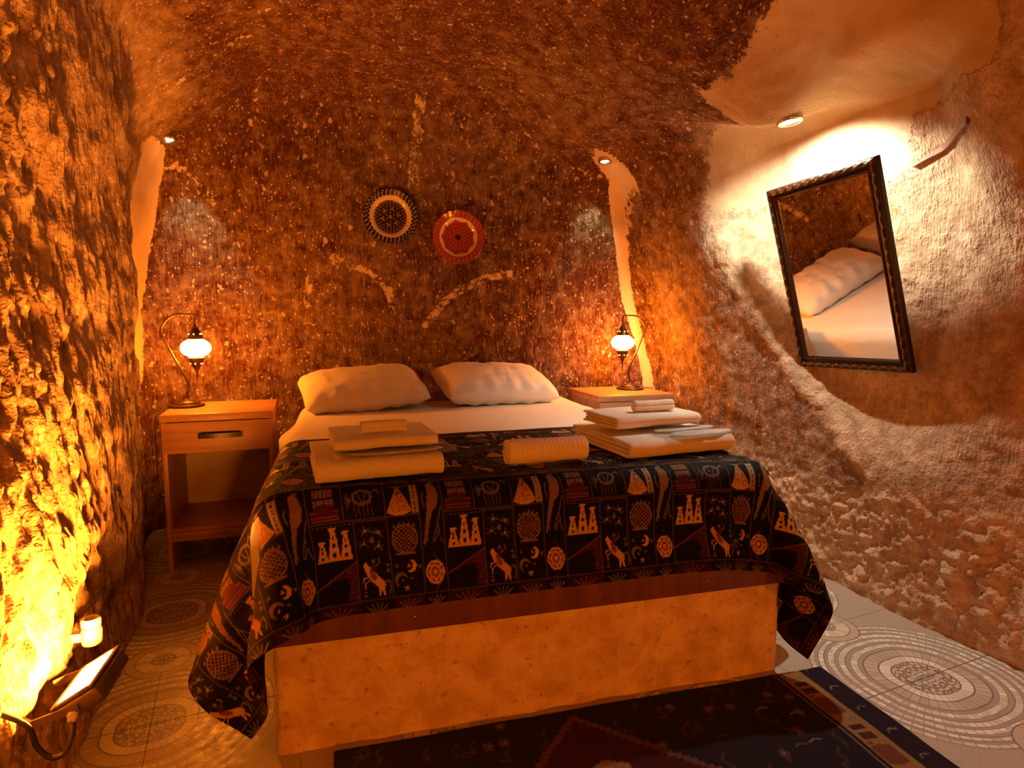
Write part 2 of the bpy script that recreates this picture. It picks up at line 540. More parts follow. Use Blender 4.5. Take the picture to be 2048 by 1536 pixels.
# ------------------------------------------------------------------ floor of printed mosaic tiles
def tile_material():
    t = NT('printed_mosaic_tile')
    uv = t.n('UVMap').outputs[0]
    sp = t.n('SeparateXYZ'); t.put(sp.inputs[0], uv)
    u, v = sp.outputs[0], sp.outputs[1]
    wob = t.math('MULTIPLY', t.math('SUBTRACT', t.noise(uv, 6, 2), 0.5), 0.006)
    def polar(dv):
        vv = t.math('SUBTRACT', v, dv)
        r = t.math('SQRT', t.math('ADD', t.math('MULTIPLY', u, u), t.math('MULTIPLY', vv, vv)))
        a = t.math('ARCTAN2', vv, u)
        return t.math('ADD', r, wob), a
    r, a = polar(0.0)
    rs, as_ = polar(0.409)
    # the rings drift outwards a little with the angle, like swirling bands
    r = t.math('ADD', r, t.math('MULTIPLY', t.math('SINE', t.math('MULTIPLY', a, 2.0)), -0.010))
    def wheel(rr, aa, n, ring):
        cell = t.math('MULTIPLY', aa, n / (2 * PI))
        cid = t.math('FLOOR', cell)
        fr = t.math('FRACT', cell)
        w = t.n('TexWhiteNoise', noise_dimensions='2D')
        c = t.n('CombineXYZ'); t.put(c.inputs[0], cid); t.put(c.inputs[1], ring)
        t.put(w.inputs[0], c.outputs[0])
        gap = t.math('LESS_THAN', fr, 0.10)
        return w.outputs[0], gap
    R = 0.5
    edges = [(0.0, 0), (0.088, 1), (0.094, 2), (0.128, 1), (0.134, 3), (0.176, 1), (0.182, 0.4), (0.196, 1), (0.199, 2), (0.219, 1), (0.222, 0.4), (0.236, 1), (0.239, 2), (0.258, 1),
             (0.261, 0.4), (0.272, 1), (0.275, 2), (0.293, 1), (0.296, 0.4), (0.306, 1), (0.309, 2), (0.326, 1), (0.329, 0.4), (0.338, 1), (0.341, 2), (0.357, 1), (0.36, 4)]
    kinds = {0: 0.05, 1: 0.25, 2: 0.45, 3: 0.65, 0.4: 0.85, 4: 1.0}
    half1 = [(p / R, kinds[k]) for p, k in edges]
    kind = t.ramp(t.math('DIVIDE', r, R), half1, 'CONSTANT')
    ringid = t.math('FLOOR', t.math('MULTIPLY', r, 42.0))
    wn, gap = wheel(r, a, 68, ringid)
    wn2, gap2 = wheel(r, a, 40, 3.0)
    speck = t.ramp(t.noise(uv, 260, 3, 0.8), [(0.40, (0.30, 0.27, 0.23)), (0.60, (0.52, 0.48, 0.42))])
    pebv = t.voronoi(uv, 60, 'DISTANCE_TO_EDGE')
    peb = t.ramp(pebv.outputs['Distance'], [(0.06, (0.20, 0.17, 0.14)), (0.16, (0.62, 0.58, 0.52))])
    white = t.mix(wn, (0.50, 0.46, 0.40), (0.86, 0.83, 0.77))
    white = t.mix(gap, white, (0.30, 0.27, 0.23))
    tan = t.mix(wn2, (0.40, 0.35, 0.27), (0.58, 0.52, 0.43))
    tan = t.mix(gap2, tan, (0.27, 0.24, 0.20))
    grey = (0.36, 0.34, 0.30)
    line = (0.20, 0.18, 0.155)
    def at(val):
        return t.math('COMPARE', kind, val, 0.06)
    white2 = t.mix(wn2, (0.62, 0.58, 0.52), (0.84, 0.81, 0.75))
    white2 = t.mix(gap2, white2, (0.32, 0.29, 0.25))
    white = t.mix(t.math('LESS_THAN', r, 0.15), white, white2)
    c = t.mix(at(0.05), speck, peb)
    c = t.mix(at(0.25), c, line)
    c = t.mix(at(0.45), c, white)
    c = t.mix(at(0.65), c, tan)
    c = t.mix(at(0.85), c, grey)
    # small wheel
    sm = t.ramp(t.math('DIVIDE', rs, 0.25), [(0, 0.05), (0.036 / .25, 0.25), (0.041 / .25, 0.45), (0.088 / .25, 0.25), (0.092 / .25, 0.65), (0.122 / .25, 0.25), (0.126 / .25, 1.0)], 'CONSTANT')
    ws, gs = wheel(rs, as_, 26, 9.0)
    sw = t.mix(gs, t.mix(ws, (0.55, 0.51, 0.45), (0.80, 0.77, 0.70)), (0.30, 0.27, 0.23))
    def ats(val):
        return t.math('COMPARE', sm, val, 0.06)
    c = t.mix(ats(0.05), c, peb)
    c = t.mix(ats(0.25), c, line)
    c = t.mix(ats(0.45), c, sw)
    c = t.mix(ats(0.65), c, (0.50, 0.43, 0.34))
    stain = t.noise(t.obj(), 7, 5)
    c = t.mix(t.ramp(stain, [(0.45, 0.0), (0.8, 0.5)]), c, (0.42, 0.36, 0.28))
    rough = t.ramp(t.noise(uv, 30, 4), [(0.3, 0.28), (0.7, 0.5)])
    return t.bsdf(c, rough, 0, None, spec=0.4)

TILE = tile_material()
GROUT = plain('tile_grout', (0.46, 0.40, 0.33), 0.9, scale=80)

def build_floor():
    fl = box('floor', (-1.6, -1.9, -0.06), (2.9, 4.6, -0.003), GROUT, None, 0.0)
    tag(fl, 'floor of mosaic-printed ceramic tiles', kind='structure')
    T = 0.409; g = 0.0007
    meshes = []
    for mirror in (1, -1):
        bm = bmesh.new()
        add_box(bm, (g, g, -0.009), (T - g, T - g, 0.0), 0.0012, 1)
        me = bm_mesh('tile', bm, False)
        uvl = me.uv_layers.new(name='UVMap')
        for lp in me.loops:
            co = me.vertices[lp.vertex_index].co
            uvl.data[lp.index].uv = (co.x, co.y) if mirror == 1 else (T - co.x, co.y)
        me.materials.append(TILE)
        meshes.append(me)
    ang = math.radians(8.8)
    ux, uy = math.cos(ang), math.sin(ang)
    ox, oy = 1.949, 1.623
    for i in range(-9, 4):
        for j in range(-9, 8):
            x = ox + (i * T) * ux - (j * T) * uy
            y = oy + (i * T) * uy + (j * T) * ux
            cxx = x + T / 2 * ux - T / 2 * uy; cyy = y + T / 2 * uy + T / 2 * ux
            if not (-1.35 < cxx < 2.65 and -1.75 < cyy < 4.4):
                continue
            # quarter of a wheel in one corner of each tile, turned so four tiles make a whole wheel
            if i % 2 == 0 and j % 2 == 0: me, rot, px, py = meshes[0], 0.0, x, y
            elif i % 2 == 1 and j % 2 == 1:
                me, rot = meshes[0], PI
                px, py = x + T * ux - T * uy, y + T * uy + T * ux
            elif i % 2 == 1 and j % 2 == 0: me, rot, px, py = meshes[1], 0.0, x, y
            else:
                me, rot = meshes[1], PI
                px, py = x + T * ux - T * uy, y + T * uy + T * ux
            o = bpy.data.objects.new('tile', me)
            COL.objects.link(o)
            o.parent = fl
            o.location = (px, py, 0.0)
            o.rotation_euler = (0, 0, ang + rot)

build_floor()

# ------------------------------------------------------------------ woods, metals, cloths
def wood(name, c1, c2, scale=(2.0, 30, 30), rough=0.38):
    t = NT(name)
    co = t.mapping(t.obj(), scale)
    nz = t.noise(co, 1.0, 6, 0.6, 0.4)
    fine = t.noise(t.mapping(t.obj(), tuple(s * 5 for s in scale)), 1.0, 3)
    f = t.math('ADD', t.math('MULTIPLY', nz, 0.75), t.math('MULTIPLY', fine, 0.25))
    col = t.mix(t.ramp(f, [(0.35, 0.0), (0.65, 1.0)]), c1, c2)
    return t.bsdf(col, rough, 0, t.bump(fine, 0.08, 0.001), spec=0.45)

WOOD_TOP = wood('oiled_wood', (0.33, 0.155, 0.07), (0.50, 0.26, 0.125))
WOOD_SIDE = wood('oiled_wood_side', (0.33, 0.155, 0.07), (0.50, 0.26, 0.125), (30, 30, 2))
WOOD_DARK = wood('dark_bed_board', (0.105, 0.036, 0.018), (0.19, 0.068, 0.034), (14, 30, 1.2), 0.42)
PANEL = plain('cream_panel', (0.72, 0.60, 0.44), 0.6, var=0.05)
BLACK = plain('black_enamel', (0.015, 0.013, 0.012), 0.35, 0.0)
BRONZE = plain('antique_bronze', (0.085, 0.045, 0.024), 0.40, 0.8, var=0.3, scale=60)
CHROME = plain('brushed_steel', (0.62, 0.60, 0.57), 0.28, 1.0, var=0.1)
WHITE_PLASTIC = plain('white_plastic', (0.80, 0.78, 0.74), 0.35, var=0.04)
CABLE = plain('black_cable', (0.02, 0.015, 0.012), 0.55)

def cloth_material(name, color, weave=900, bump=0.35, dist=0.0015, sheen=0.2, wr=0.25):
    t = NT(name)
    co = t.obj()
    wv = t.noise(co, weave, 2)
    wrk = t.noise(co, 9, 5, 0.6, 0.6)
    col = t.mix(t.ramp(wrk, [(0.3, 0.0), (0.7, 1.0)]), tuple(c * 0.93 for c in color), color)
    n1 = t.bump(wrk, wr, 0.012)
    n2 = t.bump(wv, bump, dist, n1)
    return t.bsdf(col, 0.85, 0, n2, spec=0.2, sheen=sheen)

LINEN = cloth_material('white_linen', (0.78, 0.72, 0.62), wr=0.18)
PILLOWCASE = cloth_material('white_pillowcase', (0.80, 0.74, 0.64), wr=0.30)
TERRY = cloth_material('white_terry_towel', (0.82, 0.76, 0.66), weave=420, bump=0.9, dist=0.003, wr=0.15)

# ------------------------------------------------------------------ bed platform
def plaster_material():
    t = NT('rough_cream_plaster')
    co = t.obj()
    a = t.noise(co, 9, 6, 0.65, 0.3); b = t.noise(co, 45, 5, 0.65)
    pits = t.ramp(t.noise(co, 30, 3, 0.6), [(0.62, 0.0), (0.70, 1.0)])
    col = t.mix(t.ramp(a, [(0.38, 0.0), (0.60, 1.0)]), (0.63, 0.42, 0.21), (0.84, 0.64, 0.37))
    col = t.mix(t.math('MULTIPLY', pits, 0.65), col, (0.36, 0.20, 0.09))
    h = t.math('SUBTRACT', t.math('ADD', t.math('MULTIPLY', a, 1.0), t.math('MULTIPLY', b, 0.5)), t.math('MULTIPLY', pits, 0.3))
    return t.bsdf(col, 0.85, 0, t.bump(h, 0.8, 0.011), spec=0.2)
PLASTER = plaster_material()

BED = empty('bed_platform', (0.63, 2.9, 0.0))
tag(BED, 'cream plastered masonry bed plinth topped by a dark wooden board', 'bed')

def noisy_box(name, lo, hi, step, amp, freq, rnd, mat, parent):
    """rounded box with an uneven trowelled surface"""
    bm = bmesh.new()
    r = bmesh.ops.create_cube(bm, size=2.0)
    n = max(2, int(max(hi[0] - lo[0], hi[1] - lo[1]) / step))
    n = min(n, 110)
    bmesh.ops.subdivide_edges(bm, edges=bm.edges[:], cuts=n, use_grid_fill=True)
    co = np.array([v.co[:] for v in bm.verts])
    half = (np.array(hi) - np.array(lo)) / 2; mid = (np.array(hi) + np.array(lo)) / 2
    p = co * half
    inner = np.clip(p, -(half - rnd), half - rnd)
    d = p - inner
    L = np.linalg.norm(d, axis=1, keepdims=True)
    p = np.where(L > 1e-9, inner + d / np.maximum(L, 1e-9) * np.minimum(L, rnd), p)
    nn = d / np.maximum(L, 1e-9)
    p = p + mid
    p = p + nn * (amp * fbm(p * freq, 4, 5, 0.55))[:, None]
    pl = np.array(parent.location) if parent else 0
    for v, c in zip(bm.verts, p - pl):
        v.co = c
    return link(name, bm_mesh(name, bm, True), parent, [mat])

noisy_box('plinth', (-0.21, 1.80, -0.01), (1.475, 4.02, 0.332), 0.022, 0.0045, 11, 0.012, PLASTER, BED)
bo = box('board', (-0.215, 1.787, 0.332), (1.482, 3.98, 0.470), WOOD_DARK, None, 0.003)
bo.parent = BED; bo.matrix_parent_inverse = Matrix.Translation(-BED.location)
for xs in (0.19, 0.78, 1.17):
    bm = bmesh.new()
    bmesh.ops.create_uvsphere(bm, u_segments=10, v_segments=6, radius=0.005)
    s_ = link('screw', bm_mesh('screw', bm), bo, [CHROME])
    s_.location = (xs, 1.786, 0.375)

# mattress in a white fitted sheet
def build_mattress():
    lo = np.array((-0.255, 1.825, 0.470)); hi = np.array((1.468, 3.97, 0.742))
    n = 150
    # top and sides as one unrolled sheet of cloth
    a = np.linspace(-1, 1, n)
    U, V = np.meshgrid(a, a)
    half = (hi - lo) / 2; mid = (hi + lo) / 2
    drop = hi[2] - lo[2]
    def unroll(s, h, r):
        L = h + drop
        d = s * L                                     # arc length from the middle
        sg = np.sign(d); d = np.abs(d)
        flat = h - r
        arc = r * PI / 2
        pos = np.where(d < flat, d, np.where(d < flat + arc, flat + r * np.sin(np.clip((d - flat) / r, 0, PI / 2)), h))
        dz = np.where(d < flat, 0, np.where(d < flat + arc, r * (1 - np.cos(np.clip((d - flat) / r, 0, PI / 2))), r + d - flat - arc))
        return sg * pos, dz
    r = 0.085
    X, zx = unroll(U, half[0], r); Y, zy = unroll(V, half[1], r)
    Z = hi[2] - np.maximum(zx, zy) - 0.25 * np.minimum(zx, zy) * (zx * zy > 0)
    Z = np.maximum(Z, lo[2] + 0.004)
    P = np.stack([X + mid[0], Y + mid[1], Z], -1).reshape(-1, 3)
    top = (P[:, 2] > hi[2] - 0.03)
    wr = 0.0035 * fbm(P * np.array([2.0, 7.0, 2.0]), 3, 11) + 0.002 * fbm(P * np.array([14, 5, 5.0]), 2, 12)
    P[:, 2] += np.where(top, wr, 0)
    # folds hanging on the long sides
    side = (zx.reshape(-1) > 0.06)
    P[:, 0] += np.where(side, np.sign(P[:, 0] - mid[0]) * (0.008 * vnoise(P * np.array([1, 7, 1.0]), 13)), 0)
    # the loose sheet bulges out beside the nightstand
    b = np.exp(-((P[:, 1] - 3.25) / 0.16) ** 2) * (P[:, 0] < -0.2)
    P[:, 0] -= 0.05 * b * sstep(P[:, 2], 0.73, 0.66)
    # closed underneath
    me = mesh_np('mattress', P, grid_faces(n, n))
    o = link('mattress', me, None, [LINEN])
    sol = o.modifiers.new('thick', 'SOLIDIFY'); sol.thickness = 0.004; sol.offset = -1
    tag(o, 'thick mattress in a white sheet on the wooden bed board', 'mattress')
    core = box('core', (lo[0] + 0.02, lo[1] + 0.02, lo[2] + 0.001), (hi[0] - 0.02, hi[1] - 0.02, hi[2] - 0.02), LINEN, o, 0.06, 3)
build_mattress()

# pillows
def build_pillow(label, loc, rot, w, dpt, th, seed):
    n = 64
    a = np.linspace(-1, 1, n)
    U, V = np.meshgrid(a, a)
    def warp(s, o):                     # sides pulled in between the pointed corners
        return s * (1 - 0.035 * (1 - o ** 2)) * (1 - 0.045 * o ** 6)
    X = warp(U, V) * w / 2; Y = warp(V, U) * dpt / 2
    body = (np.maximum(1 - np.abs(U) ** 3.4, 0) * np.maximum(1 - np.abs(V) ** 2.6, 0)) ** 0.46
    prt = []
    for sgn in (1, -1):
        Z = sgn * body * th / 2 * (1.0 if sgn > 0 else 0.72)
        P = np.stack([X, Y, Z], -1).reshape(-1, 3)
        e = (1 - np.abs(U)).reshape(-1) * (1 - np.abs(V)).reshape(-1)
        wr = 0.008 * fbm(P * np.array([5, 14, 5.0]) + seed, 3, seed) + 0.004 * fbm(P * np.array([22, 6, 6.0]) + seed, 2, seed + 3)
        P[:, 2] += sgn * wr * np.clip(body.reshape(-1) * 1.5, 0, 1)
        # soft creases running in from the seams
        cr = 0.006 * np.sin(40 * P[:, 0] / w + 4 * P[:, 1]) * np.exp(-((np.abs(V).reshape(-1) - 0.86) / 0.13) ** 2)
        P[:, 2] += sgn * cr * np.clip(body.reshape(-1) * 3, 0, 1)
        prt.append(P)
    f = grid_faces(n, n)
    V_ = np.concatenate(prt); F_ = np.concatenate([f, f[:, ::-1] + n * n])
    me = mesh_np('pillow', V_, F_)
    bm = bmesh.new(); bm.from_mesh(me)
    bmesh.ops.remove_doubles(bm, verts=bm.verts, dist=0.0006)
    bmesh.ops.recalc_face_normals(bm, faces=bm.faces)
    bm.to_mesh(me); bm.free()
    for p in me.polygons: p.use_smooth = True
    o = link('pillow', me, None, [PILLOWCASE])
    o.location = loc; o.rotation_euler = rot
    tag(o, label, 'pillow', 'pillows at the head of the bed')
    return o

R = math.radians
build_pillow('plump white pillow below the dark blue plate, warmly lit at its outer end', (0.122, 3.705, 0.848), (R(17), R(-3), R(9)), 0.71, 0.44, 0.225, 3)
build_pillow('plump white pillow below the red plate, nearest the mirror', (0.922, 3.775, 0.848), (R(17), R(2), R(8)), 0.74, 0.45, 0.228, 9)

# ------------------------------------------------------------------ painting woven patterns onto fine cloth meshes
class Canvas:
    def __init__(self, w, h, res, bg):
        self.res = res
        self.W, self.H = int(round(w / res)), int(round(h / res))
        y, x = np.mgrid[0:self.H, 0:self.W]
        self.X = (x + 0.5) * res; self.Y = (y + 0.5) * res
        self.c = np.empty((self.H, self.W, 3)); self.c[:] = bg
    def fill(self, m, col): self.c[m] = col
    def poly(self, pts, col):
        m = np.zeros(self.X.shape, bool); n = len(pts)
        for i in range(n):
            x1, y1 = pts[i]; x2, y2 = pts[(i + 1) % n]
            cond = ((y1 > self.Y) != (y2 > self.Y))
            xi = (x2 - x1) * (self.Y - y1) / ((y2 - y1) if abs(y2 - y1) > 1e-9 else 1e-9) + x1
            m ^= cond & (self.X < xi)
        self.fill(m, col)
    def rect(self, x0, y0, x1, y1, col): self.fill((self.X >= x0) & (self.X < x1) & (self.Y >= y0) & (self.Y < y1), col)
    def ell(self, cx, cy, rx, ry, col, inner=0.0):
        q = ((self.X - cx) / rx) ** 2 + ((self.Y - cy) / ry) ** 2
        self.fill((q < 1) & (q >= inner ** 2), col)
    def line(self, pts, w, col):
        for (a, b), (c, d) in zip(pts[:-1], pts[1:]):
            ex, ey = c - a, d - b
            t = np.clip(((self.X - a) * ex + (self.Y - b) * ey) / max(ex * ex + ey * ey, 1e-12), 0, 1)
            self.fill(np.hypot(self.X - a - t * ex, self.Y - b - t * ey) < w / 2, col)
    def frame(self, x0, y0, x1, y1, w, col):
        self.line([(x0, y0), (x1, y0), (x1, y1), (x0, y1), (x0, y0)], w, col)

BLK = (0.008, 0.006, 0.007); GOLD = (0.50, 0.30, 0.09); DGOLD = (0.21, 0.115, 0.045); SILV = (0.145, 0.12, 0.11); MAR = (0.055, 0.014, 0.009); RUST = (0.19, 0.055, 0.02); OUT = (0.085, 0.062, 0.058); CREAM = (0.34, 0.27, 0.20)

def blanket_canvas():
    PW, PH = 0.40, 0.385
    k = Canvas(PW, PH, 0.001, BLK)
    L = 0.0032
    def chimneys(x0, y0, w, h):
        k.rect(x0, y0, x0 + w, y0 + h, BLK)
        for cx, bw, hh in ((0.20, 0.30, 0.58), (0.50, 0.32, 0.95), (0.80, 0.30, 0.82)):
            X = x0 + cx * w; b = bw * w / 2; H = hh * h * 0.92
            k.poly([(X - b, y0 + 0.003), (X + b, y0 + 0.003), (X + b * 0.28, y0 + H), (X - b * 0.28, y0 + H)], GOLD)
            k.poly([(X - b * 0.62, y0 + H - 0.003), (X + b * 0.62, y0 + H), (X + b * 0.5, y0 + H + 0.006), (X - b * 0.5, y0 + H + 0.005)], GOLD)
            for q in (0.22, 0.52, 0.74):
                k.ell(X, y0 + H * q, b * 0.30 * (1.2 - q), H * 0.085, BLK)
        for q in range(9):
            k.rect(x0 + (q + .3) * w / 9, y0 + h - 0.006, x0 + (q + .7) * w / 9, y0 + h - 0.003, SILV)
    def medallion(cx, cy, rx, ry):
        for q in range(-5, 6):
            hh = ry * (1 - abs(q) / 6.2)
            k.line([(cx + q * rx / 6, cy - hh), (cx + q * rx / 6, cy + hh)], 0.0030, SILV if q % 2 else DGOLD)
        k.ell(cx, cy, rx * 0.80, ry * 0.66, RUST); k.ell(cx, cy, rx * 0.80, ry * 0.66, GOLD, 0.84)
        k.ell(cx, cy, rx * 0.50, ry * 0.42, GOLD, 0.72); k.ell(cx, cy, rx * 0.2, ry * 0.16, GOLD)
        for q in range(8):
            a = q * PI / 4
            k.ell(cx + rx * 0.60 * math.cos(a), cy + ry * 0.5 * math.sin(a), 0.003, 0.003, GOLD)
        k.poly([(cx - 0.006, cy + ry * 0.86), (cx + 0.006, cy + ry * 0.86), (cx, cy + ry * 1.12)], MAR)
        k.poly([(cx - 0.006, cy - ry * 0.86), (cx + 0.006, cy - ry * 0.86), (cx, cy - ry * 1.12)], MAR)
    def horse(x0, y0, w, h):
        P = lambda pts: [(x0 + a * w, y0 + b * h) for a, b in pts]
        k.poly(P([(.12, .86), (.22, .92), (.30, .80), (.45, .66), (.62, .50), (.74, .40), (.80, .30), (.74, .18), (.78, .03), (.72, .03), (.66, .2), (.60, .03), (.55, .05), (.58, .24), (.44, .34), (.32, .46), (.22, .62), (.16, .72)]), GOLD)
        k.poly(P([(.30, .72), (.42, .72), (.54, .50), (.46, .40), (.34, .52)]), RUST)
        k.line(P([(.26, .52), (.12, .50), (.10, .40)]), 0.003, GOLD); k.line(P([(.28, .44), (.14, .36), (.16, .26)]), 0.003, GOLD)
        k.line(P([(.78, .36), (.92, .40), (.96, .22), (.90, .08)]), 0.0045, SILV)
        k.ell(x0 + .46 * w, y0 + .92 * h, .055 * w, .055 * h, SILV); k.poly(P([(.38, .68), (.54, .70), (.52, .88), (.40, .88)]), MAR)
        k.line(P([(.52, .80), (.66, .86), (.62, .98)]), 0.003, SILV)
        k.poly(P([(.84, .80), (.96, .80), (.90, .72)]), SILV); k.poly(P([(.84, .62), (.96, .62), (.90, .72)]), SILV)
        k.poly(P([(.08, .20), (.20, .20), (.14, .13)]), SILV); k.poly(P([(.08, .06), (.20, .06), (.14, .13)]), SILV)
    def star(cx, cy, r, col):
        pts = [(cx + (r if q % 2 == 0 else r * .42) * math.sin(q * PI / 5), cy + (r if q % 2 == 0 else r * .42) * math.cos(q * PI / 5)) for q in range(10)]
        k.poly(pts, col)
    def moons(x0, y0, w, h):
        k.ell(x0 + .62 * w, y0 + .76 * h, .17 * w, .18 * h, GOLD); k.ell(x0 + .55 * w, y0 + .78 * h, .13 * w, .145 * h, BLK)
        k.ell(x0 + .27 * w, y0 + .40 * h, .20 * w, .21 * h, SILV); k.ell(x0 + .32 * w, y0 + .34 * h, .16 * w, .17 * h, BLK)
        for a, b, r, c in ((.56, .77, .007, GOLD), (.32, .36, .006, GOLD), (.16, .80, .007, SILV), (.90, .72, .008, SILV), (.60, .40, .007, SILV), (.44, .16, .009, CREAM), (.38, .90, .005, MAR), (.72, .20, .005, MAR)):
            star(x0 + a * w, y0 + b * h, r, c)
    def pinecone(cx, cy, rx, ry):
        k.ell(cx, cy, rx, ry, DGOLD, 0.90)
        m = (((k.X - cx) / rx) ** 2 + ((k.Y - cy) / ry) ** 2 < 0.86)
        s1 = np.mod((k.X * 0.85 + k.Y) / 0.0125, 1) < 0.30; s2 = np.mod((k.X * 0.85 - k.Y) / 0.0125, 1) < 0.26
        k.fill(m & (s1 | s2), DGOLD)
        for q in range(-2, 3):
            k.ell(cx + q * rx * .36, cy + ry * 1.08 - abs(q) * 0.004, .0035, .005, SILV)
        k.rect(cx - rx * .7, cy - ry * 1.05, cx + rx * .7, cy - ry * .92, DGOLD)
    def shell(cx, y0, w, h):
        pts = [(cx - .08 * w, y0 + .78 * h)] + [(cx + w * .5 * math.sin(a), y0 + .16 * h - .14 * h * math.cos(a)) for a in np.linspace(-1.5, 1.5, 13)] + [(cx + .08 * w, y0 + .78 * h)]
        k.poly(pts, GOLD)
        for q in np.linspace(-.4, .4, 7):
            k.line([(cx + q * w * .2, y0 + .72 * h), (cx + q * w, y0 + .12 * h)], 0.0018, RUST)
        k.poly([(cx - .14 * w, y0 + .92 * h), (cx + .14 * w, y0 + .92 * h), (cx + .05 * w, y0 + .76 * h), (cx - .05 * w, y0 + .76 * h)], DGOLD)
        k.line([(cx - .42 * w, y0 + .98 * h), (cx, y0 + .84 * h), (cx + .42 * w, y0 + .98 * h)], 0.003, SILV)
    def pavilion(x0, y0, w, h):
        k.rect(x0 + .1 * w, y0 + .05 * h, x0 + .9 * w, y0 + .34 * h, MAR)
        for q in range(4): k.rect(x0 + .1 * w, y0 + (.08 + q * .07) * h, x0 + .9 * w, y0 + (.10 + q * .07) * h, RUST)
        k.rect(x0 + .22 * w, y0 + .40 * h, x0 + .78 * w, y0 + .90 * h, DGOLD)
        for q in range(5):
            xx = x0 + (.27 + q * .115) * w
            k.line([(xx, y0 + .42 * h), (xx + .03 * w, y0 + .55 * h), (xx, y0 + .66 * h), (xx + .03 * w, y0 + .88 * h)], 0.0025, BLK)
        k.rect(x0 + .22 * w, y0 + .60 * h, x0 + .78 * w, y0 + .64 * h, BLK)
        k.ell(x0 + .5 * w, y0 + .36 * h, .28 * w, .12 * h, MAR)
    def elephant(x0, y0, w, h):
        k.ell(x0 + .52 * w, y0 + .62 * h, .26 * w, .24 * h, SILV, 0.72)
        for q in np.linspace(0.3, 0.72, 5): k.line([(x0 + q * w, y0 + .50 * h), (x0 + q * w + .004, y0 + .10 * h)], 0.003, OUT)
        for q in np.linspace(-.9, .9, 6): k.line([(x0 + .22 * w, y0 + .55 * h), (x0 + .22 * w + .15 * w * math.cos(q + PI), y0 + .55 * h + .28 * h * math.sin(q))], 0.0025, SILV)
        k.line([(x0 + .74 * w, y0 + .70 * h), (x0 + .90 * w, y0 + .86 * h), (x0 + .96 * w, y0 + .70 * h)], 0.004, SILV)
        k.line([(x0 + .40 * w, y0 + .80 * h), (x0 + .52 * w, y0 + .40 * h), (x0 + .64 * w, y0 + .82 * h)], 0.003, SILV)
    def floral(x0, y0, w, h):
        r_ = random.Random(5)
        for cx, cy in ((.32, .80), (.72, .30), (.24, .42), (.74, .72)):
            for q in range(6):
                a = q * PI / 3 + r_.random()
                k.line([(x0 + cx * w, y0 + cy * h), (x0 + cx * w + .20 * w * math.cos(a), y0 + cy * h + .15 * h * math.sin(a))], 0.0028, SILV if q % 2 else OUT)
            k.ell(x0 + cx * w, y0 + cy * h, .004, .004, CREAM)
        k.ell(x0 + .52 * w, y0 + .50 * h, .07 * w, .10 * h, SILV)
    def peacock(x0, y0, w, h):
        P = lambda pts: [(x0 + a * w, y0 + b * h) for a, b in pts]
        k.poly(P([(.42, .93), (.60, .98), (.80, .86), (.86, .70), (.74, .56), (.52, .50), (.30, .22), (.16, .04), (.10, .06), (.24, .40), (.34, .60), (.40, .74)]), DGOLD)
        k.line(P([(.50, .92), (.80, .84), (.86, .68)]), 0.003, SILV)
        k.poly(P([(.48, .96), (.64, .99), (.80, .98), (.62, .92)]), SILV)
        k.line(P([(.22, .78), (.16, .68), (.22, .58)]), 0.0035, SILV)
        for q in (.10, .17, .24): k.line(P([(.40, .50), (q, .08)]), 0.002, SILV)
        k.line(P([(.92, .56), (.74, .36), (.80, .16), (.92, .06)]), 0.003, SILV)
        k.line(P([(.74, .34), (.56, .18), (.50, .08), (.62, .10), (.70, .22)]), 0.003, SILV)
    def zigzag(x0, y0, w, h):
        k.rect(x0, y0, x0 + w, y0 + h, CREAM)
        for q in range(5):
            yy = y0 + (q + .5) * h / 5
            k.poly([(x0 + .2 * w, yy + h * .07), (x0 + .8 * w, yy + h * .07), (x0 + .5 * w, yy)], BLK); k.poly([(x0 + .2 * w, yy - h * .07), (x0 + .8 * w, yy - h * .07), (x0 + .5 * w, yy)], BLK)
    def bridge(x0, y0, w, h):
        k.poly([(x0 + .02 * w, y0 + .40 * h), (x0 + .98 * w, y0 + .97 * h), (x0 + .98 * w, y0 + .05 * h), (x0 + .72 * w, y0 + .05 * h), (x0 + .80 * w, y0 + .3 * h), (x0 + .78 * w, y0 + .6 * h), (x0 + .62 * w, y0 + .62 * h)], MAR)
        for q in range(60):
            a, b = random.random(), random.random()
            if a > .70: k.ell(x0 + a * w * .98, y0 + b * h * .85, .0016, .0016, RUST)
        for q in (.40, .5): k.ell(x0 + q * w, y0 + .56 * h, .02 * w, .07 * h, BLK)
        k.line([(x0 + .02 * w, y0 + .40 * h), (x0 + .98 * w, y0 + .97 * h)], 0.003, RUST)
    # rows measured upwards from the hem
    y1, y2, y3 = 0.035, 0.150, 0.262
    # hem row
    for i, x0 in enumerate((0.0, 0.128, 0.228, 0.325)):
        w = (0.128, 0.10, 0.097, 0.075)[i]
        k.rect(x0, 0, x0 + w, y1, BLK if i % 2 else (0.03, 0.010, 0.010))
        for q in np.linspace(-.8, .8, 5):
            k.line([(x0 + w / 2, -0.01), (x0 + w / 2 + q * w * .4, y1 * .72 * (1 - q * q * .4))], 0.0035, (RUST, SILV, SILV, DGOLD)[i])
    # row 3
    bridge(0.0, y1, 0.128, 0.113); horse(0.132, y1 + .004, 0.096, 0.112); moons(0.230, y1 + .005, 0.096, 0.10); medallion(0.364, y1 + .056, 0.036, 0.052)
    # row 2
    chimneys(0.004, y2 + 0.004, 0.120, 0.104); floral(0.130, y2 + 0.006, 0.092, 0.092); pinecone(0.277, y2 + 0.046, 0.041, 0.043)
    # row 1
    pavilion(0.0, y3, 0.100, 0.112); elephant(0.102, y3, 0.115, 0.10); shell(0.268, y3, 0.074, 0.098); zigzag(0.308, y3 + .004, 0.017, 0.090)
    peacock(0.328, y2 + 0.012, 0.072, 0.205)
    k.fill((k.Y > 0.376), MAR)
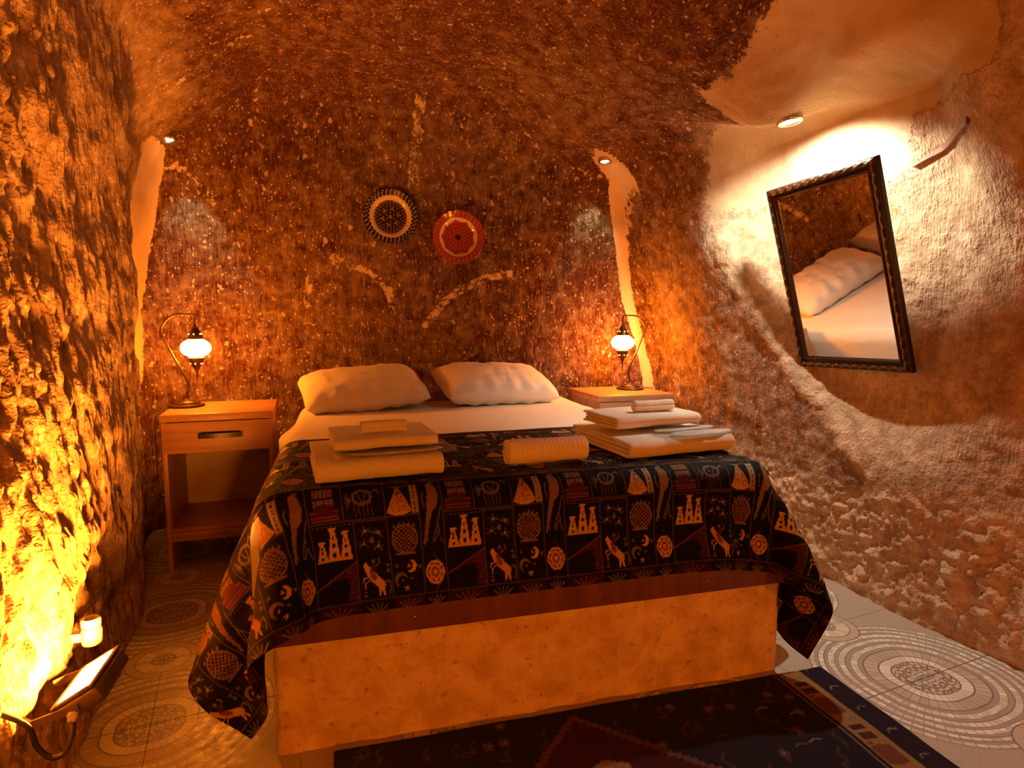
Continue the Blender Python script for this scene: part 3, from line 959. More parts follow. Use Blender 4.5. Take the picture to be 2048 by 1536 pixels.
    for q in range(40): k.ell(q * 0.01 + .005, 0.380, .003, .003, DGOLD)
    for a, b, c, d in ((0, y1, .128, y2), (.128, y1, .229, y2), (.229, y1, .328, y2 - .008), (.328, y1, .40, y2 + .006), (0, y2, .128, y3), (.128, y2, .226, y3 - .006), (.226, y2 - .008, .328, y3), (.328, y2 + .006, .40, .376), (0, y3, .102, .376), (.102, y3, .226, .376), (.226, y3, .306, .376)):
        k.frame(a, b, c, d, 0.0026, OUT)
    return k, PW, PH

def drape_blanket(h=0.045, steps=420, iters=8, left=0.44, right=0.44, front=1.165):
    """let a square-woven sheet fall over mattress, board and plinth (position based cloth)"""
    r_ = np.random.default_rng(3)
    W = left + 1.735 + right
    NX, NY = int(round(W / h)) + 1, int(round(front / h)) + 1
    hx, hy = W / (NX - 1), front / (NY - 1)
    p = np.zeros((NY, NX, 3))
    p[..., 0] = (-0.26 - left + np.arange(NX) * hx)[None, :]
    p[..., 1] = (2.71 - np.arange(NY) * hy)[:, None]
    p[..., 2] = 0.775
    p[..., 1:] += r_.normal(0, 0.0015, (NY, NX, 2))
    def push(q, lo, hi, r):
        lo = np.array(lo) + r; hi = np.array(hi) - r
        c = np.clip(q, lo, hi); d = q - c
        L = np.sqrt((d * d).sum(-1))
        m = (L < r) & (L > 1e-9)
        out = q.copy()
        out[m] = c[m] + d[m] / L[m][:, None] * r
        ins = L <= 1e-9
        if ins.any():
            k = q[ins]
            gap = np.stack([k[:, 0] - lo[0], hi[0] - k[:, 0], k[:, 1] - lo[1], hi[2] - k[:, 2]], 1)
            w = gap.argmin(1)
            k[w == 0, 0] = lo[0] - r; k[w == 1, 0] = hi[0] + r; k[w == 2, 1] = lo[1] - r; k[w == 3, 2] = hi[2] + r
            out[ins] = k
        return out, m | ins
    diag = np.hypot(hx, hy)
    pairs = []
    def sl(n, d, par, step):
        # start indices of disjoint pairs at distance d
        i = np.arange(n - d)
        return i[(i // d) % 2 == par] if step else i
    for par in (0, 1):
        for d, s in ((1, 1.0), (2, 0.35), (3, 0.08)):
            i = sl(NX, d, par, True); pairs.append(('x', i, i + d, s, d * hx))
            j = sl(NY, d, par, True); pairs.append(('y', j, j + d, s, d * hy))
    dt = 1 / 60; v = np.zeros_like(p)
    for st in range(steps):
        v[..., 2] -= 9.8 * dt
        v *= 0.97 if st < steps * 0.7 else 0.90
        q = p + v * dt
        for it in range(iters):
            for ax, a, b, s, rest in pairs:
                A = q[:, a] if ax == 'x' else q[a]
                B = q[:, b] if ax == 'x' else q[b]
                d = A - B; L = np.sqrt((d * d).sum(-1))
                c = (s * 0.5 * (1 - rest / L))[..., None] * d
                if ax == 'x': q[:, a] -= c; q[:, b] += c
                else: q[a] -= c; q[b] += c
            for sx in (0, 1):
                for a0, b0 in ((slice(0, NX - 1), slice(1, NX)), (slice(1, NX), slice(0, NX - 1))):
                    A = q[sx:NY - 1:2, a0]; B = q[sx + 1:NY:2, b0]
                    d = A - B; L = np.sqrt((d * d).sum(-1)); c = (0.25 * (1 - diag / L))[..., None] * d
                    q[sx:NY - 1:2, a0] -= c; q[sx + 1:NY:2, b0] += c
            n1, h1 = push(q, (-0.265, 1.815, -1), (1.475, 5, 0.752), 0.085)
            n2, h2 = push(n1, (-0.228, 1.769, -1), (1.492, 5, 0.475), 0.01)
            n2[..., 2] = np.maximum(n2[..., 2], 0.012)
            top = (h1 | h2) & (n2[..., 2] > 0.74)
            n2[top, :2] = p[top, :2] + (n2[top, :2] - p[top, :2]) * 0.15
            q = n2
        v = (q - p) / dt
        sp = np.sqrt((v * v).sum(-1, keepdims=True))
        v *= np.minimum(1, 2.5 / np.maximum(sp, 1e-9))
        p = q
    return p

def build_blanket():
    G = drape_blanket()
    def up(A, m):                                        # cubic resampling along axis 0
        n = A.shape[0]
        t = np.linspace(0, n - 1, m); i = np.clip(np.floor(t).astype(int), 0, n - 2); f = (t - i)[:, None, None]
        P = np.concatenate([2 * A[:1] - A[1:2], A, 2 * A[-1:] - A[-2:-1]])
        a, b, c, d = P[i], P[i + 1], P[i + 2], P[i + 3]
        return 0.5 * (2 * b + (c - a) * f + (2 * a - 5 * b + 4 * c - d) * f ** 2 + (3 * b - a - 3 * c + d) * f ** 3)
    my, mx = 400, 880
    S = up(G, my)
    S = up(S.transpose(1, 0, 2), mx).transpose(1, 0, 2)
    Wd, Ht = 2.615, 1.165
    u = np.linspace(0, Wd, mx)[None, :].repeat(my, 0); v = np.linspace(Ht, 0, my)[:, None].repeat(mx, 1)
    k, PW, PH = blanket_canvas()
    # phase chosen from the weave as it lies on the bed
    uu = np.mod((u - 0.612) / 0.375 * PW + 8 * PW, PW); vv = np.mod(v, PH)
    c = k.c[np.clip((vv / k.res).astype(int), 0, k.H - 1), np.clip((uu / k.res).astype(int), 0, k.W - 1)]
    P = S.reshape(-1, 3)
    # soft wrinkles on the flat of the bed, woven relief
    nrm = np.cross(np.gradient(S, axis=1).reshape(-1, 3), np.gradient(S, axis=0).reshape(-1, 3))
    nrm /= np.linalg.norm(nrm, axis=1, keepdims=True)
    if nrm.reshape(my, mx, 3)[60, mx // 2, 2] < 0: nrm = -nrm
    uv3 = np.stack([u.ravel(), v.ravel(), u.ravel() * 0], 1)
    w = 0.003 * fbm(uv3 * np.array([3, 16, 1.0]), 3, 91) + 0.0035
    P = P + nrm * (w + 0.0008 * (c.reshape(-1, 3).sum(1) > 0.3))[:, None]
    me = mesh_np('blanket', P, grid_faces(my, mx)[:, ::-1])
    color_attr(me, 'weave', c.reshape(-1, 3))
    t = NT('brocade_blanket')
    col = t.attr('weave').outputs['Color']
    co = t.obj()
    th = t.noise(co, 700, 2)
    sc = t.n('SeparateColor'); t.put(sc.inputs[0], col)
    lum = t.math('MULTIPLY', sc.outputs[0], 1.6, clamp=True)
    col2 = t.mix(t.ramp(th, [(0.35, 0.0), (0.7, 0.75)]), col, t.mix(0.5, col, (0.0, 0.0, 0.0)))
    m = t.bsdf(col2, t.ramp(lum, [(0.0, 0.75), (1.0, 0.42)]), t.math('MULTIPLY', lum, 0.35), t.bump(th, 0.35, 0.0012), spec=0.08, sheen=0.0)
    o = link('blanket', me, None, [m])
    sol = o.modifiers.new('thick', 'SOLIDIFY'); sol.thickness = 0.003; sol.offset = -1
    tag(o, 'black brocade blanket with woven gold motifs draped over the foot of the bed', 'blanket')

build_blanket()

# ------------------------------------------------------------------ rug
def build_rug():
    x0, x1, y0, y1 = -0.05, 1.640, -0.75, 1.772
    res = 0.0045
    nx, ny = int((x1 - x0) / res), int((y1 - 0.80) / res)
    k = Canvas(x1 - x0, y1 - 0.80, 0.0022, (0.012, 0.010, 0.020))
    Wd, Ht = x1 - x0, y1 - 0.80
    r_ = random.Random(11)
    RN = (0.012, 0.010, 0.020); RR = (0.050, 0.007, 0.009); RG = (0.30, 0.17, 0.06); RB = (0.16, 0.05, 0.03); RW = (0.20, 0.16, 0.16); RP = (0.12, 0.05, 0.045)
    cx = 0.72; top = Ht
    # field flowers
    for q in range(150):
        a, b = r_.uniform(0.04, Wd - 0.24), r_.uniform(0.02, Ht - 0.03)
        kind = r_.random()
        if kind < 0.30:
            for s_ in range(6):
                an = s_ * PI / 3; k.ell(a + .012 * math.cos(an), b + .012 * math.sin(an), .006, .006, RP if kind < .15 else (0.10, 0.07, 0.08))
            k.ell(a, b, .005, .005, RW)
        elif kind < 0.45:
            k.line([(a - .02, b), (a, b + .008), (a + .02, b + .002)], 0.006, RW if kind < .36 else RP); k.rect(a - .006, b - .006, a + .006, b + .002, RN)
        else:
            an = r_.random() * 6
            c_ = (0.055, 0.035, 0.035)
            k.line([(a, b), (a + .035 * math.cos(an), b + .02 * math.sin(an))], 0.011, c_); k.line([(a, b), (a - .01, b + .03), (a + .01, b + .05)], 0.008, c_)
    # red medallion with a stepped outline
    step = lambda s: np.floor(s / 0.016) * 0.016
    half = np.clip((top - 0.02 - k.Y) * 0.95, 0, 0.50)
    ins = np.abs(k.X - cx) < step(half)
    ins2 = np.abs(k.X - cx) < step(np.clip((top - 0.045 - k.Y) * 0.95, 0, 0.48)) - 0.006
    k.fill(ins, RP); k.fill(ins2, RR)
    g = np.abs(k.X - cx - 0.015) < step(np.clip((top - 0.235 - k.Y) * 1.6, 0, 0.07)); k.fill(g, RG)
    g = np.abs(k.X - cx - 0.015) < step(np.clip((top - 0.275 - k.Y) * 1.5, 0, 0.06)); k.fill(g, RR)
    # side borders
    for side in (1,):
        e = (Wd - k.X) if side else k.X
        k.fill(e < 0.108, (0.015, 0.010, 0.024))
        k.fill((e >= 0.100) & (e < 0.205), RG)
        k.fill((e >= 0.106) & (e < 0.109), RN); k.fill((e >= 0.188) & (e < 0.191), RN); k.fill((e >= 0.195) & (e < 0.200), RN)
        ph = np.mod(k.Y, 0.235)
        ce = e - 0.148
        k.fill((np.abs(ce) < 0.034) & (np.abs(ph - 0.06) < 0.045 - 0.25 * np.abs(ce)), RB)
        k.fill((np.abs(ce) < 0.024) & (np.abs(ph - 0.145) < 0.016), (0.07, 0.02, 0.015))
        k.fill((np.abs(ce) < 0.024) & (np.abs(ph - 0.185) < 0.013), (0.05, 0.016, 0.015))
        k.fill((np.abs(ce - .02) < 0.010) & (np.abs(ph - 0.112) < 0.008), RB); k.fill((np.abs(ce + .018) < 0.012) & (np.abs(ph - 0.222) < 0.008), RW)
        for q in range(9):
            b = 0.04 + q * 0.115; a = (Wd - 0.052) if side else 0.052
            k.line([(a - .016, b + .006), (a - .004, b + .012), (a + .014, b + .006)], 0.006, RW if q % 2 else (0.16, 0.12, 0.13))
            k.line([(a - .016, b + .006), (a - .018, b - .004)], 0.005, RW if q % 2 else (0.16, 0.12, 0.13))
    xs = np.linspace(0, Wd, nx); ys = np.concatenate([[y0], np.linspace(0.80, y1, ny)])
    Xg, Yg = np.meshgrid(xs, ys)
    ci = np.clip(((Yg - 0.80) / k.res).astype(int), 0, k.H - 1); cj = np.clip((Xg / k.res).astype(int), 0, k.W - 1)
    c = k.c[ci, cj]
    P = np.stack([Xg + x0, Yg, 0 * Xg], -1).reshape(-1, 3)
    P[:, 0] += 0.004 * vnoise(P * np.array([0, 6, 0.0]) + 3.3, 5)
    P[:, 2] = 0.009 + 0.0022 * fbm(P * np.array([5, 5, 1.0]), 3, 15) + 0.0006 * rng.random(len(P))
    edge = np.minimum.reduce([Xg - 0, Wd - Xg, y1 - Yg]).ravel()
    P[:, 2] *= sstep(edge, -0.004, 0.006)
    P[:, 2] = np.maximum(P[:, 2], 0.0012)
    me = mesh_np('rug', P, grid_faces(len(ys), nx))
    color_attr(me, 'weave', c.reshape(-1, 3))
    t = NT('wool_rug')
    nz = t.noise(t.obj(), 380, 3, 0.7)
    col = t.mix(t.ramp(nz, [(0.3, 0.45), (0.7, 0.0)]), t.attr('weave').outputs['Color'], (0.0, 0.0, 0.0))
    m = t.bsdf(col, 0.95, 0, t.bump(nz, 0.7, 0.003), spec=0.1, sheen=0.05)
    o = link('rug', me, None, [m])
    tag(o, 'dark navy wool rug with gold border and red medallion in front of the bed', 'rug')

build_rug()

# ------------------------------------------------------------------ nightstands
def build_nightstand(label, loc, rz, W=0.51, D=0.50, H=0.79):
    root = empty('nightstand', loc, (0, 0, rz))
    tag(root, label, 'nightstand', 'wooden nightstands beside the bed')
    h = W / 2; t = 0.022
    box('top', (-h - 0.004, -0.006, H - 0.036), (h + 0.004, D, H), WOOD_TOP, root, 0.003)
    for s in (-1, 1):
        a, b = (-h, -h + t) if s < 0 else (h - t, h)
        box('side_panel', (a, 0.004, 0.0), (b, D - 0.004, H - 0.036), WOOD_SIDE, root, 0.002)
    box('back_panel', (-h + t, D - 0.016, 0.14), (h - t, D - 0.006, H - 0.036), PANEL, root, 0.001)
    box('shelf', (-h + t, 0.02, 0.195), (h - t, D - 0.016, 0.215), WOOD_TOP, root, 0.002)
    box('apron', (-h + t, 0.010, 0.15), (h - t, 0.028, 0.195), WOOD_TOP, root, 0.002)
    box('drawer_floor', (-h + t, 0.02, 0.60), (h - t, D - 0.016, 0.612), WOOD_TOP, root, 0.001)
    dr = box('drawer', (-h + 0.002, -0.004, 0.597), (h - 0.002, 0.018, H - 0.040), WOOD_TOP, root, 0.003)
    # bow handle: two feet and a flat bar
    bm = bmesh.new()
    add_box(bm, (-0.088, -0.004, -0.016), (0.088, 0.001, 0.016), 0.003, 2)
    for s in (-1, 1):
        add_box(bm, (s * 0.062 - 0.012, -0.018, -0.013), (s * 0.062 + 0.012, -0.002, 0.013), 0.003, 2)
    n = 14
    vs_ = []
    for i in range(n + 1):
        x = -0.10 + 0.20 * i / n
        y = -0.024 - 0.010 * (1 - (x / 0.10) ** 2)
        vs_.append([bm.verts.new((x, y + dy, z)) for dy, z in ((0, -0.012), (0, 0.012), (0.005, 0.012), (0.005, -0.012))])
    for a, b in zip(vs_[:-1], vs_[1:]):
        for k in range(4):
            bm.faces.new((a[k], b[k], b[(k + 1) % 4], a[(k + 1) % 4]))
    bm.faces.new(vs_[0]); bm.faces.new(vs_[-1])
    ho = link('handle', bm_mesh('handle', bm, True, 35), dr, [BLACK])
    ho.location = (0.01, -0.004, 0.682)
    return root

build_nightstand('wooden nightstand with drawer and open shelf in the corner by the rough lit wall', (-0.600, 3.352, 0.0), math.radians(3))
build_nightstand('wooden nightstand in shade on the mirror side of the bed', (1.755, 3.485, 0.0), math.radians(1))

# ------------------------------------------------------------------ swan neck mosaic lamps
GLOBE_L = emissive('lit_mosaic_globe', LAMP_COLOR, LAMP_POWER)
def build_lamp(label, loc, sx):
    root = empty('table_lamp', loc)
    tag(root, label, 'lamp', 'swan neck table lamps')
    lathe('base', [(0, 0), (0.088, 0), (0.092, 0.005), (0.088, 0.012), (0.070, 0.016), (0.066, 0.024), (0.050, 0.028), (0.046, 0.034), (0.020, 0.038), (0.013, 0.048), (0.011, 0.06), (0, 0.06)], BRONZE, root)
    pts = catmull([(0, 0, 0.045), (0.012 * sx, 0, 0.13), (-0.048 * sx, 0, 0.265), (-0.098 * sx, 0, 0.385), (-0.092 * sx, 0, 0.435), (-0.045 * sx, 0, 0.482), (0.02 * sx, 0, 0.490), (0.062 * sx, 0, 0.484)], 8)
    tube('neck', pts, [0.0065 - 0.002 * i / len(pts) for i in range(len(pts))], BRONZE, root)
    gx = 0.060 * sx
    tube('hanging_chain', [(gx, 0, 0.484), (gx + 0.003, 0, 0.468), (gx - 0.002, 0, 0.452), (gx, 0, 0.436)], [0.005, 0.0035, 0.005, 0.004], BRONZE, root, 8)
    cap = lathe('top_cap', [(0, 0.444), (0.006, 0.440), (0.008, 0.428), (0.014, 0.424), (0.014, 0.414), (0.018, 0.410), (0.026, 0.396), (0.038, 0.372), (0.042, 0.360), (0.040, 0.358), (0, 0.362)], BRONZE, root, 32, (gx, 0, 0))
    lathe('globe', [(0.040, 0.360)] + [(0.075 * math.cos(a) ** 0.75, 0.312 + 0.047 * math.sin(a)) for a in np.linspace(1.15, -1.15, 21)] + [(0.036, 0.262)], GLOBE_L, root, 48, (gx, 0, 0))
    lathe('bottom_cap', [(0, 0.262), (0.037, 0.263), (0.040, 0.259), (0.036, 0.244), (0.024, 0.218), (0.014, 0.206), (0.013, 0.196), (0.007, 0.192), (0.0055, 0.176), (0.009, 0.170), (0.004, 0.160), (0.0025, 0.130), (0, 0.128)], BRONZE, root, 32, (gx, 0, 0))
    # pierced holes glowing in both caps
    for q in range(6):
        a = q * PI / 3 + 0.5
        for rr, zz in ((0.0325, 0.386), (0.0300, 0.229)):
            bm = bmesh.new()
            bmesh.ops.create_uvsphere(bm, u_segments=8, v_segments=6, radius=0.0024)
            ho = link('pierced_hole', bm_mesh('pierced_hole', bm), cap if zz > 0.3 else root, [GLOBE_L])
            off = (rr * math.cos(a), rr * math.sin(a), zz)
            ho.location = off if zz > 0.3 else (gx + off[0], off[1], off[2])
    return root

LL = build_lamp('swan neck lamp with lit white globe, neck curving towards the rough lit wall', (-0.805, 3.655, 0.79), 1)
tube('cord', catmull([(-0.085, 0.01, 0.006), (-0.085, -0.06, 0.005), (-0.075, -0.20, 0.004), (-0.066, -0.286, 0.005), (-0.068, -0.318, -0.012), (-0.070, -0.330, -0.06), (-0.072, -0.325, -0.18), (-0.078, -0.300, -0.34)], 6), 0.0028, CABLE, LL, 8)
LR = build_lamp('swan neck lamp with lit white globe on the shaded nightstand', (1.858, 3.80, 0.79), -1)
tube('cord', catmull([(0.085, 0.01, 0.006), (0.12, 0.03, 0.004), (0.145, 0.02, 0.004), (0.165, -0.01, 0.003)], 6), 0.0028, CABLE, LR, 8)

# ------------------------------------------------------------------ towels
def ribbon_mesh(name, path, th, length, seed, nseg=40, round_end=0.012, amp=0.003):
    """thick cloth strip following a 2D path (y, z), drawn out along x"""
    path = np.array(path, dtype=float)
    tang = np.gradient(path, axis=0); tang /= np.linalg.norm(tang, axis=1, keepdims=True)
    nor = np.stack([-tang[:, 1], tang[:, 0]], 1)
    n = len(path)
    capn = 5
    def ring(thk):
        A = path + nor * thk / 2; B = path - nor * thk / 2
        e1 = [path[-1] + (nor[-1] * math.cos(a) + tang[-1] * math.sin(a)) * thk / 2 for a in np.linspace(0, PI, capn + 2)[1:-1]]
        e0 = [path[0] + (-nor[0] * math.cos(a) - tang[0] * math.sin(a)) * thk / 2 for a in np.linspace(0, PI, capn + 2)[1:-1]]
        return np.concatenate([A, e1, B[::-1], e0])
    xs = np.concatenate([[-length / 2, -length / 2 + round_end * .3, -length / 2 + round_end], np.linspace(-length / 2 + 2 * round_end, length / 2 - 2 * round_end, nseg), [length / 2 - round_end, length / 2 - round_end * .3, length / 2]])
    th_s = np.concatenate([[0.55, 0.85, 1.0], np.ones(nseg), [1.0, 0.85, 0.55]])
    rows = []
    for x, s in zip(xs, th_s):
        r2 = ring(th * s)
        rows.append(np.concatenate([np.full((len(r2), 1), x), r2], 1))
    m = len(rows[0])
    P = np.concatenate(rows)
    dsp = fbm(P * 14 + seed, 3, seed)
    P[:, 1] += amp * dsp; P[:, 2] += amp * 0.6 * fbm(P * np.array([9, 16, 9.0]) + seed * 2, 3, seed + 2)
    me = mesh_np(name, P, grid_faces(len(xs), m, True))
    bm = bmesh.new(); bm.from_mesh(me); bm.verts.ensure_lookup_table()
    for k in (0, len(xs) - 1):
        try: bm.faces.new([bm.verts[k * m + j] for j in range(m)])
        except ValueError: pass
    bmesh.ops.recalc_face_normals(bm, faces=bm.faces)
    bm.to_mesh(me); bm.free()
    for p in me.polygons: p.use_smooth = True
    return me

def fold_path(D, H, th, inset=0.0, n=10):
    r = (H - th) / 2
    zc_ = H / 2
    a = [(D - inset, th / 2), (D * 0.75, th / 2), (D * 0.5, th / 2), (D * 0.25, th / 2)]
    arc = [(inset + th / 2 + r - r * math.sin(t), zc_ - r * math.cos(t)) for t in np.linspace(0, PI, n)]
    b = [(D * 0.25, H - th / 2), (D * 0.5, H - th / 2), (D * 0.75, H - th / 2), (D - inset, H - th / 2)]
    return a + arc + b

def folded_towel(name, label, loc, rot, W, D, H, seed, group='white towels on the blanket'):
    th = H / 4.15
    root = empty(name, loc, rot)
    tag(root, label, 'towel', group)
    me = ribbon_mesh('outer_fold', fold_path(D, H, th), th, W, seed, amp=0.0035)
    link('outer_fold', me, root, [TERRY])
    hi_ = H - 2 * th - 0.001
    inner = [(y, z + th + 0.0005) for y, z in fold_path(D - 0.004, hi_, th * 0.98, th * 0.6 + 0.004)]
    me = ribbon_mesh('inner_fold', inner, th * 0.97, W - 0.006, seed + 5, amp=0.0018)
    link('inner_fold', me, root, [TERRY])
    return root

def rolled_towel(name, label, loc, rot, L, r, turns, seed, mat, group='white towels on the blanket', amp=0.003):
    th = r / (turns + 0.55)
    pts = []
    n = int(turns * 26)
    for i in range(n + 1):
        a = 2 * PI * turns * i / n
        rr = th * 0.55 + (r - th / 2 - th * 0.55) * i / n
        pts.append((-rr * math.sin(a), r - rr * math.cos(a)))
    me = ribbon_mesh(name, pts, th * 1.0, L, seed, amp=amp)
    o = link(name, me, None, [mat])
    o.location = loc; o.rotation_euler = rot
    tag(o, label, 'towel', group)
    return o

def ribbed_terry():
    t = NT('ribbed_terry')
    co = t.obj()
    wv = t.n('TexWave', bands_direction='X'); t.put(wv.inputs[0], co); wv.inputs['Scale'].default_value = 22; wv.inputs['Distortion'].default_value = 2.5
    nz = t.noise(co, 500, 2)
    h = t.math('ADD', t.math('MULTIPLY', wv.outputs['Fac'], 0.7), t.math('MULTIPLY', nz, 0.35))
    col = t.mix(wv.outputs['Fac'], (0.79, 0.72, 0.61), (0.83, 0.77, 0.67))
    return t.bsdf(col, 0.9, 0, t.bump(h, 0.6, 0.003), spec=0.15, sheen=0.2)
RIBBED = ribbed_terry()

ZB = 0.7625
folded_towel('bath_towel', 'large folded white bath towel at the bottom of the stack farthest from the mirror', (0.112, 1.915, ZB), (0, 0, R(5)), 0.392, 0.37, 0.066, 2)
folded_towel('hand_towel', 'smaller folded white towel lying on a clear packet, farthest from the mirror', (0.135, 1.975, ZB + 0.0850), (0, 0, R(5)), 0.325, 0.27, 0.034, 4)
rolled_towel('face_cloth', 'small rolled white face cloth topping the stack farthest from the mirror', (0.128, 2.060, ZB + 0.1205), (0, 0, R(5)), 0.150, 0.023, 2.2, 6, TERRY, amp=0.0015)
rolled_towel('rolled_towel', 'ribbed white towel rolled up alone between the two stacks', (0.665, 1.992, ZB), (0, 0, R(4)), 0.288, 0.045, 2.6, 8, RIBBED)
folded_towel('bath_towel', 'large folded white bath towel at the bottom of the stack nearest the mirror', (1.195, 1.985, ZB), (0, 0, R(6)), 0.46, 0.44, 0.060, 12)
folded_towel('hand_towel', 'thick folded white towel on top of the large one nearest the mirror', (1.175, 2.130, ZB + 0.0800), (0, 0, R(8)), 0.385, 0.26, 0.044, 14)
rolled_towel('face_cloth', 'small rolled white face cloth topping the stack nearest the mirror', (1.195, 2.235, ZB + 0.1260), (0, 0, R(4)), 0.178, 0.025, 2.2, 16, TERRY, amp=0.003)

def film_material():
    t = NT('clear_plastic_film')
    nz = t.noise(t.obj(), 45, 5, 0.7, 1.2)
    tr = t.n('BsdfTransparent'); tr.inputs[0].default_value = (0.93, 0.93, 0.93, 1)
    gl = t.n('BsdfGlossy'); gl.inputs['Roughness'].default_value = 0.12; gl.inputs[0].default_value = (0.9, 0.9, 0.9, 1)
    t.put(gl.inputs['Normal'], t.bump(nz, 0.9, 0.01))
    mx = t.n('MixShader'); mx.inputs[0].default_value = 0.16
    t.t.links.new(tr.outputs[0], mx.inputs[1]); t.t.links.new(gl.outputs[0], mx.inputs[2])
    t.t.links.new(mx.outputs[0], t.out.inputs[0])
    return t.m
FILM = film_material()
SLIPPER = plain('grey_white_slipper', (0.56, 0.54, 0.50), 0.55, var=0.06, scale=90, bump=0.3)

def slipper_packet(label, loc, rot, L, Wd, th):
    root = empty('slipper_packet', loc, rot)
    tag(root, label, 'slippers', 'wrapped slippers between the towels')
    for s in (-1, 1):
        n = 40
        bm = bmesh.new()
        lo, mid_, hi_ = [], [], []
        for i in range(n):
            a = 2 * PI * i / n
            x = L / 2 * 0.92 * math.cos(a)
            y = Wd * 0.21 * math.sin(a) * (1 - 0.22 * math.cos(a + 0.3)) * (1 - 0.16 * math.exp(-(x / (L * .16)) ** 2))
            y += s * Wd * 0.235
            lo.append(bm.verts.new((x * .97, s * Wd * .235 + (y - s * Wd * .235) * .95, 0.001))); mid_.append(bm.verts.new((x, y, th * .5))); hi_.append(bm.verts.new((x * .97, s * Wd * .235 + (y - s * Wd * .235) * .95, th)))
        for A, B in ((lo, mid_), (mid_, hi_)):
            for i in range(n):
                bm.faces.new((A[i], A[(i + 1) % n], B[(i + 1) % n], B[i]))
        bm.faces.new(lo); bm.faces.new(hi_)
        link('slipper', bm_mesh('slipper', bm, True, 50), root, [SLIPPER])
    n = 36
    a = np.linspace(-1, 1, n); U, V = np.meshgrid(a, a)
    body = (np.maximum(1 - np.abs(U) ** 6, 0) * np.maximum(1 - np.abs(V) ** 6, 0)) ** 0.5
    prt = []
    for sg in (1, 0):
        P = np.stack([U * L / 2 * 1.14, V * Wd / 2 * 1.10, sg * (th + 0.003) * body + 0.0004 * (1 - sg)], -1).reshape(-1, 3)
        if sg: P[:, 2] += 0.0022 * np.abs(fbm(P * 30, 3, 7)) + 0.0005
        prt.append(P)
    f = grid_faces(n, n)
    link('film', mesh_np('film', np.concatenate(prt), np.concatenate([f, f[:, ::-1] + n * n])), root, [FILM])
    return root

slipper_packet('grey slippers in clear film under the small towel farthest from the mirror', (0.155, 2.040, ZB + 0.0690), (0, 0, R(5)), 0.34, 0.20, 0.007)
slipper_packet('grey slippers in clear film sticking out between the two towels nearest the mirror', (1.285, 2.085, ZB + 0.0640), (0, 0, R(10)), 0.31, 0.20, 0.008)

